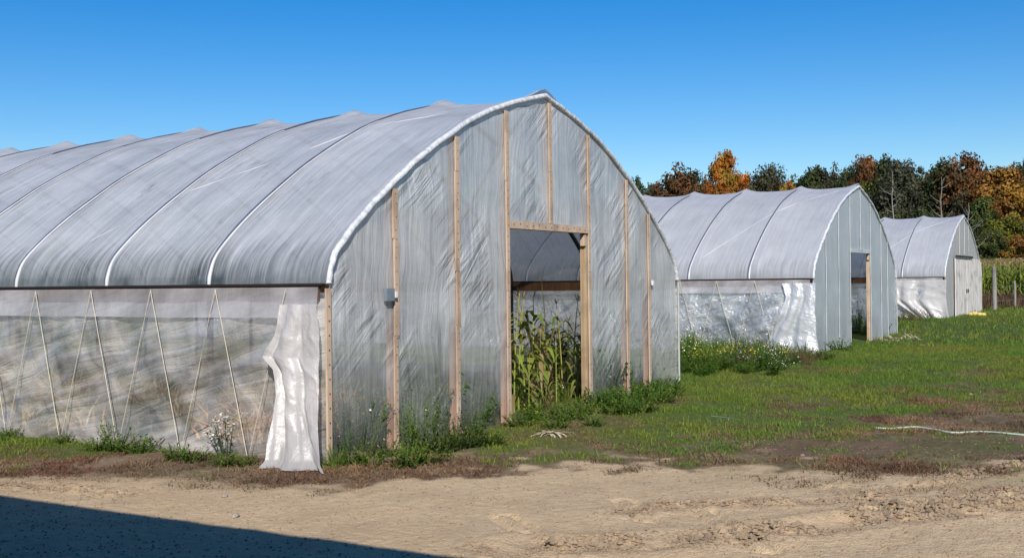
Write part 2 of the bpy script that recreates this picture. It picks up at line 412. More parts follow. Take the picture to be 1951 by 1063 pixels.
def axis(fine0, fine1, st, lo, hi, gr=1.09):
    a = list(np.arange(fine0, fine1, st)); s = st; v = a[-1]
    while v < hi: s = min(s * gr, 40); v += s; a.append(v)
    s = st; v = fine0; b = []
    while v > lo: s = min(s * gr, 40); v -= s; b.append(v)
    return np.array(b[::-1] + a)
xs = axis(-4.6, 6.0, .032, -500, 900, 1.07); ys_ = axis(-7.4, 2.2, .032, -900, 900, 1.07)
GX, GY = np.meshgrid(xs, ys_, indexing='ij')
br, gn, st_, dk, td = masks(GX, GY)
dh, cr = detail_h(GX, GY)
Xc, Yc = to_cam(GX, GY)
near = sstep(26, 12, Yc) * sstep(-12, 0, Yc + 4)
Z = base_h(GX, GY) + dh * near
Z += dk * (.05 * (fbm(GX * 3, GY * 3, 3, 61) - .6)) * near
mb = MB(); mb.grid(GX, GY, Z, GX, GY)
def groundmat():
    m, nt, out = newmat('yard_ground')
    co = nd(nt, 'ShaderNodeNewGeometry').outputs[0]
    A = lambda n: nd(nt, 'ShaderNodeAttribute', attribute_name=n).outputs[2]
    f1 = noise(nt, co, 1.3, 5, .6); f2 = noise(nt, co, 14, 5, .65); f3 = noise(nt, co, 60, 3, .6)
    str_ = noise(nt, mapping(nt, co, (1.2, 5, 1), (0, 0, R(-32))), 1.2, 4, .6)
    sand = mixc(nt, rng_(nt, f1, .35, .65), (.68,.51,.31), (.57,.42,.255))
    sand = mixc(nt, rng_(nt, f2, .35, .68), mixc(nt, .32, sand, (.3,.2,.12)), sand)
    sand = mixc(nt, mth(nt, 'MULTIPLY', rng_(nt, str_, .5, .72), .25), sand, (.62,.5,.36))
    sand = mixc(nt, mth(nt, 'MULTIPLY', rng_(nt, f3, .6, .72), .4), sand, (.28,.2,.13))
    dirt = mixc(nt, rng_(nt, f2, .3, .7), (.1,.075,.055), (.19,.14,.1))
    drk = mixc(nt, rng_(nt, f1, .3, .7), (.15,.098,.062), (.24,.165,.105))
    drk = mixc(nt, rng_(nt, f2, .3, .7), mixc(nt, .5, drk, (.06,.045,.035)), drk)
    brn = mixc(nt, rng_(nt, f1, .4, .6), (.2,.135,.085), (.32,.235,.15))
    brn = mixc(nt, rng_(nt, f2, .35, .6), mixc(nt, .6, brn, (.09,.06,.04)), brn)
    grn = mixc(nt, rng_(nt, f2, .35, .65), (.06,.09,.02), (.13,.165,.04))
    grn = mixc(nt, mth(nt, 'MULTIPLY', A('tired'), .45), grn, (.16,.115,.06))
    far = nd(nt, 'ShaderNodeAttribute', attribute_name='far').outputs[2]
    c = mixc(nt, A('brown'), sand, brn)
    c = mixc(nt, mth(nt, 'MULTIPLY', A('crumb'), mth(nt, 'ADD', .25, mth(nt, 'MULTIPLY', rng_(nt, f2, .6, .4), .6))), c, (.2,.14,.09))
    c = mixc(nt, A('dark'), c, drk)
    c = mixc(nt, A('green'), c, grn)
    c = mixc(nt, far, c, mixc(nt, rng_(nt, f1, .3, .7), (.06,.1,.022), (.1,.12,.03)))
    hgt = mth(nt, 'ADD', mth(nt, 'MULTIPLY', f2, .7), mth(nt, 'MULTIPLY', f3, .4))
    p = nd(nt, 'ShaderNodeBsdfPrincipled', {'Base Color': c, 'Roughness': .95, 'Specular IOR Level': .1,
       'Normal': nd(nt, 'ShaderNodeBump', {'Height': hgt, 'Strength': 1.0, 'Distance': .03}).outputs[0]})
    nt.links.new(p.outputs[0], out.inputs[0]); return m
go = mb.build('ground', groundmat(), smooth=True); tag(go, kind='structure')
for nm, arr in (('brown', br), ('green', np.maximum(gn, st_ * .5)), ('dark', dk), ('crumb', cr), ('tired', td), ('far', sstep(24, 30, Yc) * sstep(-3,0,Xc-.1*Yc))):
    a = go.data.attributes.new(nm, 'FLOAT', 'POINT'); a.data.foreach_set('value', arr.astype(np.float32).ravel())
from bisect import bisect
def gh_(x, y):
    """ground height read off the sheet (bilinear)"""
    x = np.clip(np.asarray(x, float), xs[0], xs[-2]); y = np.clip(np.asarray(y, float), ys_[0], ys_[-2])
    i = np.clip(np.searchsorted(xs, x) - 1, 0, len(xs) - 2); j = np.clip(np.searchsorted(ys_, y) - 1, 0, len(ys_) - 2)
    fx = (x - xs[i]) / (xs[i+1] - xs[i]); fy = (y - ys_[j]) / (ys_[j+1] - ys_[j])
    return (Z[i,j]*(1-fx)+Z[i+1,j]*fx)*(1-fy) + (Z[i,j+1]*(1-fx)+Z[i+1,j+1]*fx)*fy
def gz1(x, y): return float(gh_(x, y))

# ------------------------------------------------------------------ greenhouses
W = 8.15; HIP = 1.6; LEN = 19.0
HP = [(0,1.6),(.02,1.71),(.1,1.88),(.36,2.13),(.69,2.39),(1.05,2.64),(1.42,2.88),(1.93,3.16),(2.51,3.44),(3.15,3.66),(3.6,3.78),(4.075,3.895)]
HP = [(x, 1.6 + (z - 1.6) * .972) for x, z in HP]
def catmull(P, n=5):
    P = [np.array(p, float) for p in P]; P = [2*P[0]-P[1]] + P + [2*P[-1]-P[-2]]; out = []
    for i in range(1, len(P)-2):
        for k in range(n):
            t = k/n
            out.append(.5*((2*P[i])+(-P[i-1]+P[i+1])*t+(2*P[i-1]-5*P[i]+4*P[i+1]-P[i+2])*t*t+(-P[i-1]+3*P[i]-3*P[i+1]+P[i+2])*t**3))
    out.append(P[-2]); return np.array(out)
half = catmull(HP, 4)
PROF = np.concatenate([half, np.stack([W - half[-2::-1, 0], half[-2::-1, 1]], 1)])
ARC = np.concatenate([[0], np.cumsum(np.linalg.norm(np.diff(PROF, axis=0), axis=1))]); AL = ARC[-1]
tang = np.gradient(PROF, axis=0); tang /= np.linalg.norm(tang, axis=1)[:, None]
NORM = np.stack([-tang[:, 1], tang[:, 0]], 1)       # outward
def top(x): return np.interp(x, PROF[:, 0], PROF[:, 1])

def film_panel(mb, x0, x1, z0f, z1f, nx, nz, seed, amp=.012, y=0.0):
    X = np.linspace(x0, x1, nx)[:, None] * np.ones((1, nz)); t = np.linspace(0, 1, nz)[None, :]
    lo = z0f(X[:, :1]); hi = z1f(X[:, :1]); Zz = lo + (hi - lo) * t
    e = np.sin(math.pi * np.clip((X - x0) / (x1 - x0), 0, 1)) ** .5
    w = fbm(X * 2.2 + Zz * 1.6, Zz * 1.1 - X * .5, 3, seed) - .5
    mb.grid(X, y - .012 - amp * 2 * w * e, Zz)

def greenhouse(ox, oy, oz, k, label):
    root = empty('greenhouse', (ox, oy, oz)); tag(root, label, 'greenhouse', 'plastic hoop greenhouses in a row')
    sp = (1.44, 1.41, 1.40)[k]; ribs = [i * sp for i in range(14)]; L = ribs[-1]
    # roof cover, sagging between the ribs
    ny = int(L / .07) if k == 0 else int(L / .14)
    ys = np.linspace(-.03, L, ny)
    Y, I = np.meshgrid(ys, np.arange(len(PROF)), indexing='ij')
    ph = (Y / sp) % 1.0; sag = np.sin(math.pi * ph) ** .8
    arcf = ARC[I] / AL; edge = np.clip(np.minimum(arcf, 1 - arcf) * 14, 0, 1)
    dsp = -.055 * sag * edge + .004
    dsp += (fbm(Y * 3 + 7 * k, ARC[I] * .8, 3, 70 + k) - .5) * .022 * edge
    ridge = np.exp(-((ARC[I] - AL / 2) / .28) ** 2); db = np.minimum(ph, 1 - ph) * sp
    dsp += ridge * (.055 * np.exp(-(db / .13) ** 2))
    Xr = PROF[I, 0] + NORM[I, 0] * (dsp + .035); Zr = PROF[I, 1] + NORM[I, 1] * (dsp + .035)
    vv = np.minimum(ARC[I], AL - ARC[I])
    m = MB(); m.grid(Xr, Y, Zr, Y, vv)
    m.build('roof_cover', M['roof1'] if k == 0 else M['roof2'], root, True)
    # ribs
    rm = MB()
    P = np.array([(0, -.05)] + [(0, .8)] + [tuple(p) for p in PROF[::2]] + [(W, .8), (W, -.05)])
    rm.tube(np.stack([P[:, 0], np.zeros(len(P)), P[:, 1]], 1), .03, 8)
    rme = rm.mesh('rib', M['pipe_dark'], True)
    for y in ribs[1:]:
        o = bpy.data.objects.new('rib', rme); col.objects.link(o); o.parent = root; o.location = (0, y, 0)
        if y == ribs[1]: pass
    # painted rib lines: dark for pipe and crease shade, pale for the lit side
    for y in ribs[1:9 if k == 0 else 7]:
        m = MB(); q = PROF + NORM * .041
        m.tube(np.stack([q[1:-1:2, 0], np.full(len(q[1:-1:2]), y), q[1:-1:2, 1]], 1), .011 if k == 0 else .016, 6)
        m.build('rib_shade_line', M['rib_shade'] , root, True)
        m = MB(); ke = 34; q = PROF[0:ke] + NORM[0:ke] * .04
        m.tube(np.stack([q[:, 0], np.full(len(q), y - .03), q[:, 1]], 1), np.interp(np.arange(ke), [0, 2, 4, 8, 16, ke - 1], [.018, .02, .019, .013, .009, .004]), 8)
        m.build('rib_lit_fold', M['lit_fold'], root, True)
    # end arch
    m = MB(); q = PROF + NORM * .004
    m.tube(np.stack([q[:, 0], np.full(len(q), -.025) + .006 * np.sin(np.arange(len(q)) * 1.7), q[:, 1]], 1), .033, 10)
    m.build('end_arch', M['pipe_white'], root, True)
    # ridge and side purlins, sloping wind braces
    m = MB(); m.tube([(W/2, 0, 3.72), (W/2, L, 3.72)], .025, 8); m.build('ridge_purlin', M['pipe_dark'], root, True)
    def brace(a0, y0, a1, y1, name, mat, off, r):
        n = 16; pts = []
        for i in range(n + 1):
            t = i / n; a = a0 + (a1 - a0) * t; y = y0 + (y1 - y0) * t
            j = np.interp(a, ARC, np.arange(len(ARC))); j0 = int(j); f = j - j0; j1 = min(j0 + 1, len(ARC) - 1)
            p = PROF[j0] * (1-f) + PROF[j1] * f; nn = NORM[j0] * (1-f) + NORM[j1] * f
            pp = ((y / sp) % 1.0); s_ = -.055 * math.sin(math.pi * pp) ** .8 if off > 0 else 0
            pts.append((p[0] + nn[0] * (off + s_), y, p[1] + nn[1] * (off + s_)))
        m = MB(); m.tube(pts, r, 8); m.build(name, mat, root, True)
    brace(.62, 3.6 if k == 0 else 2.6, AL/2 - .5, .35, 'wind_brace', M['brace_film'], .031, .0105 if k == 0 else .016)
    brace(AL - .3, 4.2, AL/2 + .4, .5, 'wind_brace', M['pipe_dark'], -.05, .022)
    # hip boards, channels, base boards, curtains, valances, cords on both sides
    for side in (0, 1):
        sx = (lambda x: x) if side == 0 else (lambda x: W - x)
        def sbx(x0, x1, y0, y1, z0, z1, name, mat):
            a, b = sorted((sx(x0), sx(x1))); m = MB(); m.bx(a, b, y0, y1, z0, z1); return m.build(name, mat, root)
        sbx(-.088, -.05, .03, L, 1.45, 1.585, 'hip_board', M['board_grey'] if side == 0 else M['board'])
        sbx(-.105, -.045, .0, L, 1.587, 1.607, 'cover_channel', M['channel'])
        sbx(-.03, .01, .03, L, -.05, .1, 'base_board', M['board_grey'])
        # curtain
        ny2 = int(L / .05) if (k == 0 and side == 0) else int(L / .1)
        yy = np.linspace(-.04, L, ny2); zz = np.linspace(-.04, 1.47, 34)
        Yg, Zg = np.meshgrid(yy, zz, indexing='ij')
        fold = fbm(Yg * .9 + Zg * 1.5, Zg * .5 - Yg * .25, 3, 81 + 5 * k + side)
        cr_ = 1 - np.abs(2 * fbm(Yg * 1.1 + Zg * 1.7, Zg * .35 - Yg * .3, 2, 84 + k) - 1) * 2
        hz = fbm(Yg * 1.2, Zg * 7, 3, 91 + k)
        en = np.sin(math.pi * np.clip((Zg + .04) / 1.54, 0, 1)) ** .6
        amp = (.2, .24, .22)[k]
        ds = Yg * .78 + Zg * .62; dt = -Yg * .62 + Zg * .78      # folds fall diagonally towards the gable
        drape = fbm(ds * 2.6, dt * .45, 3, 86 + k); dr2 = 1 - np.abs(2 * fbm(ds * 3.4 + 3, dt * .6, 2, 87 + k) - 1)
        off = .05 + en * (amp * np.clip(drape - .35, 0, 1) + .05 * np.clip(dr2 - .6, 0, 1) / .4 * sstep(.45, .6, fold + .05) + .03 * hz + .02 * np.clip(cr_, 0, 1))
        off += .12 * sstep(.3, 0, Zg) * fbm(Yg * 2, Yg * 0, 2, 95)
        off = .05 + (off - .05) * sstep(-.05, .55, Yg)
        m = MB(); m.grid(sx(-off), Yg, Zg, Yg, Zg)
        m.build('side_curtain', M['curt1'] if k == 0 else M['curt2'], root, True)
        # valance
        yy = np.linspace(.02, L, int(L / .08)); zz = np.linspace(0, 1, 6)
        Yg, Tg = np.meshgrid(yy, zz, indexing='ij')
        bot = 1.285 + .02 * fbm(Yg * 2.5, Yg * 0, 3, 97 + k)
        Zg = 1.572 + (bot - 1.572) * Tg
        off = .093 + .05 * Tg * Tg + .02 * fbm(Yg * 2, Tg * 3, 3, 98) * Tg
        m = MB(); m.grid(sx(-off), Yg, Zg, Yg, Zg + 1.0); m.build('valance', M['valance'], root, True)
        # cords
        if True:
            pitch = .87; y = .36; pts = []
            m = MB()
            while y < L - 1:
                m.tube([(sx(-.14), y, 1.56), (sx(-.17), y + .2, .8), (sx(-.2), y + .41, .03)], .003 if k == 0 else .005, 5)
                m.tube([(sx(-.2), y + .43, .03), (sx(-.17), y + .65, .8), (sx(-.14), y + pitch, 1.56)], .0043 if k == 0 else .006, 5)
                y += pitch
            m.build('curtain_cord', M['cord'], root, True)
    # ---- the near gable
    gm = (M['gable1'], M['gable2'], M['gable3'])[k]
    zero = lambda X: np.zeros_like(X) - .03
    tp = lambda X: top(X)
    DX0, DX1, DZ = 3.14, 5.2, 2.21
    if k < 2:
        m = MB()
        film_panel(m, .02, DX0 + .03, zero, tp, 60, 60, 101 + k)
        film_panel(m, DX1 - .03, W - .02, zero, tp, 60, 60, 103 + k)
        film_panel(m, DX0, DX1, lambda X: np.zeros_like(X) + DZ + .03, tp, 40, 30, 105 + k)
        m.build('gable_film', gm, root, True)
        lathm = [M['lath' if k == 0 else 'lath_pale'], M['staple']]
        def lath(x, z0, z1, wd=.068, name='gable_stud', lean=0.0):
            m = MB(); rt = (np.array(Matrix.Rotation(lean, 3, 'Y')))
            cz = (z0 + z1) / 2
            m.box((x, .035, cz), (.085, .045, z1 - z0), 0, rt)
            o = m.build(name, M['stud' if k == 0 else 'lath_pale'], root)
            m = MB(); za = z0; jn = 0
            while za < z1 - .01:
                zb = min(z1, za + .9 + .35 * math.sin(x * 7 + jn * 2.3)); zb = z1 if z1 - zb < .3 else zb; zm = (za + zb) / 2
                m.box((x + math.sin(lean) * (zm - cz) + .006 * math.sin(x * 11 + jn * 2.9), -.033 - .002 * (jn % 2), zm), (wd * (1 + .12 * math.sin(x * 5 + jn * 1.7)), .016, zb - za - .004), 0, rt)
                za = zb; jn += 1
            z = z0 + .06; i = 0
            while z < z1 - .04:
                a = x + math.sin(lean) * (z - cz) + .008 * math.sin(i * 2.1)
                if k == 0: m.tube([(a, -.0415, z), (a, -.045, z)], .0065, 6, 1)
                z += .105 + .03 * math.sin(i * 1.3); i += 1
            l = m.build('lath', lathm, o)
            return o
        for i, x in enumerate((1.0, 2.1, 3.14, 5.2, 6.36, 7.1)):
            lath(x, -.04, float(top(x)) - .06, .068 if k == 0 else .018, 'door_jamb' if x in (3.14, 5.2) else 'gable_stud', R((.35, .2, .1, -.1, .1, -.15)[i]))
        lath(4.17, DZ + .09, float(top(4.17)) - .05, .068 if k == 0 else .03)
        # corner battens
        for x in (-.03, W + .03):
            m = MB(); m.bx(x - (.03 if x < 1 else .008), x + (.03 if x < 1 else .008), -.05, -.03, -.04, 1.56)
            z = .1
            while z < 1.5:
                if k == 0 and x < 1: m.tube([(x, -.05, z), (x, -.055, z)], .008, 6, 1)
                z += .13
            m.build('corner_batten', lathm if x < 1 else [M['lath_pale'], M['staple']], root)
        # lintel and the deeper wood of the opening
        m = MB(); m.bx(DX0 + .045, DX1 - .046, -.045, .055, DZ, DZ + .085)
        for i in range(13): m.tube([(DX0 + .12 + i * .15, -.045, DZ + .045 + .012 * math.sin(i * 2)), (DX0 + .12 + i * .15, -.05, DZ + .045 + .012 * math.sin(i * 2))], .0085, 6, 1)
        m.build('lintel', lathm, root)
        m = MB(); m.bx(DX1 - .078, DX1 - .044, -.02, .062, -.04, DZ - .003); jl = m.build('jamb_post', M['jamb' if k == 0 else 'lath'], root)
        m = MB(); m.bx(DX1 - .13, DX1 - .08, -.03, .03, DZ - .16, DZ - .02); m.build('jamb_block', M['lath'], root)
        m = MB(); m.bx(DX0 + .044, DX0 + .07, -.02, .06, -.04, DZ - .003); m.build('jamb_post', M['jamb'], root)
        if k == 0:
            # small control box on the first stud
            b = MB(); b.bx(.80, .925, -.075, -.036, 1.43, 1.55); bo = b.build('switch_box', M['box_grey'], root)
            b = MB(); b.bx(.935, .965, -.08, -.045, 1.46, 1.52); b.build('tag_plate', M['white'], bo)
            b = MB(); b.bx(7.15, 7.19, -.07, -.045, 1.53, 1.6); b.build('switch_box', M['white'], root)
        # loose film skirt at the right-hand corner
        t = np.linspace(0, 1, 14); Y, T = np.meshgrid(np.linspace(0, .9, 14), t, indexing='ij')
        m = MB(); m.grid(W + .05 + .12 * T * (1 - Y), Y - .02 + .03 * np.sin(T * 9), 1.95 - T * (.75 - .3 * Y), Y, T)
        m.build('corner_skirt', M['valance'], root, True)
    else:
        m = MB(); film_panel(m, .02, W - .02, zero, tp, 80, 50, 111); m.build('gable_film', gm, root, True)
        for i, (a, b, mt_) in enumerate(((1.75, 4.1, 0), (4.28, 7.75, 1))):
            m = MB(); n = 9 if i == 0 else 13; wd = (b - a) / n
            zt = 2.28
            for q in range(n):
                xa = a + q * wd; zz = min(zt, float(top(xa + wd/2)) - .08) if xa > 5 else zt
                m.bx(xa + .004, xa + wd - .004, -.095 + .004 * (q % 2), -.06, .02, zz)
            o = m.build('door_panel', M['panel'], root)
            m = MB(); m.bx(b - .12 if i == 0 else a + .05, b - .08 if i == 0 else a + .09, -.13, -.096, 1.0, 1.14); m.build('handle', M['channel'], o)
        m = MB(); m.bx(4.1, 4.28, -.05, -.03, .0, 2.28); m.build('door_gap_shade', M['blackish'], root)  # black strip stands in for the shade in the slit between the doors
        m = MB(); m.bx(1.7, 5.3, -.15, -.1, 2.29, 2.36); m.build('door_track', M['channel'], root)
        m = MB(); m.bx(5.3, 7.7, -.1, -.06, 2.285, 2.31); m.build('trim_strip', M['lath'], root)
        for x in (.02, W - .02):
            m = MB(); m.bx(x - .035, x + .035, -.05, -.03, -.04, 1.56); m.build('corner_batten', M['lath'], root)
        for x in (3.0, 4.1, 5.1):
            m = MB(); m.bx(x - .02, x + .02, -.04, -.028, 2.4, float(top(x)) - .05); m.build('gable_stud', M['panel'], root)
    # far gable
    m = MB(); film_panel(m, .02, W - .02, zero, tp, 40, 30, 120 + k, y=L); m.build('far_gable_film', M['gable2'], root, True)
    return root

def rib_shade_mat():
    return plain('painted_rib_shade', (.11,.13,.19), .5, var=.2, scale=5)  # dark rib tone: pipe showing through the film plus painted crease shade
M['rib_shade'] = rib_shade_mat()
M['lit_fold'] = plain('painted_lit_fold', (.72,.73,.75), .45, var=.12, scale=4)  # light on the bright side of each rib, put into the colour
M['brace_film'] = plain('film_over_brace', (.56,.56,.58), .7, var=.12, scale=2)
M['flap2'] = film('polythene_flap_pale', (.84,.86,.88), (.6,.62,.64), transp=.08, streak=.3, horiz=.3, bump=.7, trl=.3, gloss=.3, rough=.25, crinkle=.6)
M['lath_pale'] = wood('pale_lath', (.56,.58,.59), (.47,.48,.48))
GH = [(0, 0, 0), (16.28, .2, 0), (32.85, .35, 0)]
greens = [
 greenhouse(*GH[0], 0, 'nearest plastic greenhouse, grimy grey roof, pinkish wooden studs and a doorway full of corn'),
 greenhouse(*GH[1], 1, 'middle plastic greenhouse with pale roof, bluish gable and open doorway, behind the flower patch'),
 greenhouse(*GH[2], 2, 'farthest and smallest looking greenhouse with closed cream board doors beside the corn field')]

# flaps: the end bay of the roll-up curtain hanging loose at the near corner
def flap(root, prof, na, nb, folds, amp, mat, seed):
    """prof rows: (b, yl, pl, yr, pr, z)"""
    Pf = np.array(prof); b = np.linspace(0, 1, nb); a = np.linspace(0, 1, na)
    A, B = np.meshgrid(a, b, indexing='ij')
    yl, pl, yr, pr, zz = [np.interp(B, Pf[:, 0], Pf[:, i]) for i in range(1, 6)]
    wob = fbm(B * 2.2 + seed, A * 1.5, 3, seed)
    Yp = yl + (yr - yl) * A - .11; Pp = pl + (pr - pl) * A
    en = .25 + .75 * sstep(0, .25, B)
    fo = np.sin(A * folds * 2 * math.pi + wob * 4.5 + B * 1.3)
    fo = np.sign(fo) * np.abs(fo) ** .7
    crum = np.abs(fbm(A * 3 + B * 2, B * 4 - A * 2, 3, seed + 3) - .5) * 2
    calm = 1 - .75 * sstep(.5, .72, A) * sstep(.98, .7, B)
    Pp = Pp + amp * en * fo * calm - .032 * crum * en + .02
    zz = zz + .012 * (fbm(A * 6, B * 2, 2, seed + 9) - .5)
    m = MB(); m.grid(-Pp - .2, Yp + .02 * en * np.cos(A * folds * 6.28 + wob * 5), zz, A * .9, 1.5 - B * 1.5)
    o = m.build('curtain_flap', mat, root, True)
    return o
flap(greens[0], [(0,.47,.0,.05,.0,1.42),(.12,.50,.03,.03,.0,1.24),(.34,.64,.06,.04,.0,.95),(.42,.52,.06,.04,.02,.84),(.6,.46,.1,.02,.03,.6),(.78,.44,.16,-.04,.08,.33),(.93,.40,.26,-.2,.2,.07),(1,.40,.33,-.3,.26,.012)], 90, 110, 1.9, .05, M['flap'], 5)
flap(greens[1], [(0,.72,-.06,.0,-.08,1.5),(.2,.62,.0,.0,-.06,1.22),(.45,.72,.08,.0,-.05,.85),(.75,.95,.07,-.0,-.05,.4),(1,1.15,.12,-.05,.0,.0)], 60, 60, 2.3, .04, M['flap2'], 8)
flap(greens[2], [(0,1.9,-.06,.0,-.08,1.5),(.5,1.75,.06,.0,-.05,.8),(.85,.9,.1,-.1,-.0,.2),(1,.9,.2,-.35,.1,.0)], 50, 50, 2.6, .06, M['flap'], 11)

# ------------------------------------------------------------------ plants
def leafcard(V, Fc, C, p, d, up, L, Wd, c, droop=.4, n=3):
    """tapered curved leaf, appended"""
    d = np.array(d, float); d /= np.linalg.norm(d); up = np.array(up, float)
    sd = np.cross(d, up); sd /= np.linalg.norm(sd) + 1e-9
    b = len(V); p = np.array(p, float)
    for i in range(n + 1):
        t = i / n; q = p + d * L * t + up * (-droop * L * t * t)
        w = Wd * (math.sin(math.pi * min(1, t * .85 + .12)) if i < n else .08)
        V.append(q + sd * w / 2); V.append(q - sd * w / 2); C.append(c); C.append(c)
    for i in range(n):
        Fc.append((b+2*i, b+2*i+1, b+2*i+3, b+2*i+2))

def corn_proto(h, nleaf, seed, dry=.3, lw=.075, mats=None, simple=False):
    rd = random.Random(seed); root = empty('corn_plant')
    m = MB(); bend = (rd.uniform(-.06, .06), rd.uniform(-.06, .06))
    pts = [(bend[0]*t*t*h, bend[1]*t*t*h, t*h) for t in np.linspace(0, 1, 6)]
    m.tube(pts, [.016,.015,.013,.011,.008,.005], 5, c=(1,1,1)); m.c = [c * .999 for c in m.c]
    m.build('stalk', M['stalk'], root, True)
    V=[];Fc=[];C=[];V2=[];F2=[];C2=[]
    a = rd.uniform(0, 6)
    for i in range(nleaf):
        t = .1 + .75 * i / nleaf; z = t * h; a += math.pi + rd.uniform(-.5, .5)
        L = rd.uniform(.4, .75) * (h / 1.8); k = rd.uniform(.55, 1.25)
        el = rd.uniform(.5, 1.1); isdry = rd.random() < dry * (1.3 - t)
        d = (math.cos(a)*math.cos(el), math.sin(a)*math.cos(el), math.sin(el))
        dr = rd.uniform(.7, 1.3) if not isdry else rd.uniform(1.2, 1.9)
        leafcard(V2 if isdry else V, F2 if isdry else Fc, C2 if isdry else C, (bend[0]*t*t*h, bend[1]*t*t*h, z), d, (0,0,1), L, lw * rd.uniform(.7,1.2), (k,k,k*.95), dr, 3 if simple else 6)
    m = MB(); m.add(V, Fc, 0, uv=np.zeros((len(V),2)), c=C)
    if V2: m.add(V2, F2, 1, uv=np.zeros((len(V2),2)), c=C2)
    m.build('leaves', [M['cornleaf'], M['corndry']], root, True)
    V=[];Fc=[];C=[]
    for i in range(9):
        a = rd.uniform(0, 6.28); el = rd.uniform(.6, 1.4); k = rd.uniform(.7,1.2)
        leafcard(V, Fc, C, (bend[0]*h, bend[1]*h, h*.97), (math.cos(a)*math.cos(el), math.sin(a)*math.cos(el), math.sin(el)), (0,0,1), rd.uniform(.15,.28), .012 if not simple else .03, (k,k,k), .3, 2)
    m = MB(); m.add(V, Fc, 0, uv=np.zeros((len(V),2)), c=C); m.build('tassel', M['tassel'], root)
    return root

def weed_proto(name, h, r, stems, leaf, lw, mat, seed, flower=None, fn=0, fs=.012, fz=.6, upright=.6, lean=None):
    """bushy weed: thin stems, many small leaves, optional flower heads"""
    rd = random.Random(seed); root = empty(name)
    m = MB(); V=[];Fc=[];C=[]; tips=[]
    for s_ in range(stems):
        a = rd.uniform(0, 6.28); rr = r * math.sqrt(rd.random()) ; hh = h * rd.uniform(.5, 1) * (1 - .35 * (rr / r) ** 2)
        bx_, by_ = rr*.35*math.cos(a), rr*.35*math.sin(a); tx_, ty_ = rr*math.cos(a), rr*math.sin(a)
        pts = [(bx_+(tx_-bx_)*t, by_+(ty_-by_)*t, hh*(t**.85)) for t in (0,.33,.66,1)]
        m.tube(pts, [.005,.004,.003,.002], 4, c=(.8,.85,.8)); tips.append(pts[-1])
        n = leaf
        for i in range(n):
            t = (i + rd.random()) / n; j = min(2, int(t*3)); f = t*3-j
            p = np.array(pts[j])*(1-f)+np.array(pts[j+1])*f
            b = rd.uniform(0, 6.28); el = rd.uniform(.0, 1.0); k = rd.uniform(.45, 1.35) * (.6 + .5 * t)
            leafcard(V, Fc, C, p, (math.cos(b)*math.cos(el), math.sin(b)*math.cos(el), math.sin(el)), (0,0,1), lw*rd.uniform(2,3.6)*(1.2-.6*t), lw*rd.uniform(.7,1.2), (k, k*rd.uniform(.92,1.05), k*.9), rd.uniform(.1,.7), 2)
    m.add(V, Fc, 0, uv=np.zeros((len(V),2)), c=C)
    if flower:
        for i in range(fn):
            t = rd.choice(tips); q = fz + (1-fz)*rd.random()
            c = np.array(t) * np.array((q,q,q)) + np.array((rd.uniform(-.5,.5)*r*.4, rd.uniform(-.5,.5)*r*.4, rd.uniform(-.03,.03)))
            nrm = np.array((rd.uniform(-1,.2), rd.uniform(-1,.3), rd.uniform(.2,1))); nrm /= np.linalg.norm(nrm)
            a1 = np.cross(nrm, (0,0,1.)); a1 /= np.linalg.norm(a1)+1e-6; a2 = np.cross(nrm, a1); s = fs*rd.uniform(.7,1.3)
            vs = [c + nrm*s*.4] + [c + s*(math.cos(w)*a1+math.sin(w)*a2) for w in np.linspace(0,6.28,7)[:-1]]
            m.add(vs, [(0,1+i2,1+(i2+1)%6) for i2 in range(6)], 1, uv=np.zeros((7,2)))
    m.build('foliage', [mat, flower] if flower else mat, root)
    return root

def place(proto, x, y, rz=0, s=1.0, first=False, label=None, cat=None, group=None, z=None, tilt=(0,0)):
    o = proto if first else copy_tree(proto)
    o.location = (x, y, gz1(x, y) - .01 if z is None else z); o.rotation_euler = (tilt[0], tilt[1], rz); o.scale = (s, s, s) if np.isscalar(s) else s
    tag(o, label, cat, group); return o
used = set()
def put(proto, *a, **k):
    f = id(proto) not in used; used.add(id(proto)); return place(proto, *a, first=f, **k)

# ---- corn standing inside the near greenhouse, behind its doorway
cp = [corn_proto(1.75, 15, 1, .3, .085), corn_proto(1.6, 14, 2, .45, .085), corn_proto(1.45, 16, 3, .25, .09), corn_proto(1.9, 14, 4, .2, .085)]
rd = random.Random(3)
def dw(f, y): return (3.2 + 1.685 * y) * (1 - f) + (5.2 + 1.99 * y) * f
inside = [(.05,.45,3,.76,'pale corn stalk hard against the left jamb of the nearest doorway'),
 (.10,.5,0,.82,'yellow green corn stalk just right of the left jamb of the nearest doorway'),
 (.17,.6,1,.92,'corn plant with hanging dry leaves, third from the left door jamb'),
 (.28,.9,2,.98,'short green corn plant left of the middle of the nearest doorway'),
 (.46,1.15,3,.86,'tallest corn plant with bare tassel in the middle of the nearest doorway'),
 (.42,.6,2,.68,'low leafy corn plant in the middle of the nearest doorway'),
 (.64,.75,0,.76,'corn plant with upright top right of the middle of the nearest doorway'),
 (.78,.7,1,.85,'corn plant with dry hanging leaves near the right jamb post'),
 (.22,.32,2,.5,'low bushy corn plant close to the threshold on the left side of the doorway'),
 (.36,.42,0,.55,'short corn plant close to the threshold left of the doorway middle'),
 (.56,.45,1,.55,'short corn plant with dry leaves close to the threshold, centre of the doorway'),
 (.84,.42,2,.6,'short leafy corn plant close to the threshold beside the right jamb post'),
 (.92,.8,2,.8,'dark corn plant half hidden by the right jamb post of the doorway')]
for i, (f_, y, p, s, lb) in enumerate(inside):
    put(cp[p], dw(f_, y), y, rz=rd.uniform(0,6), s=s, label=lb, cat='corn plant', group='corn plants inside the nearest greenhouse')
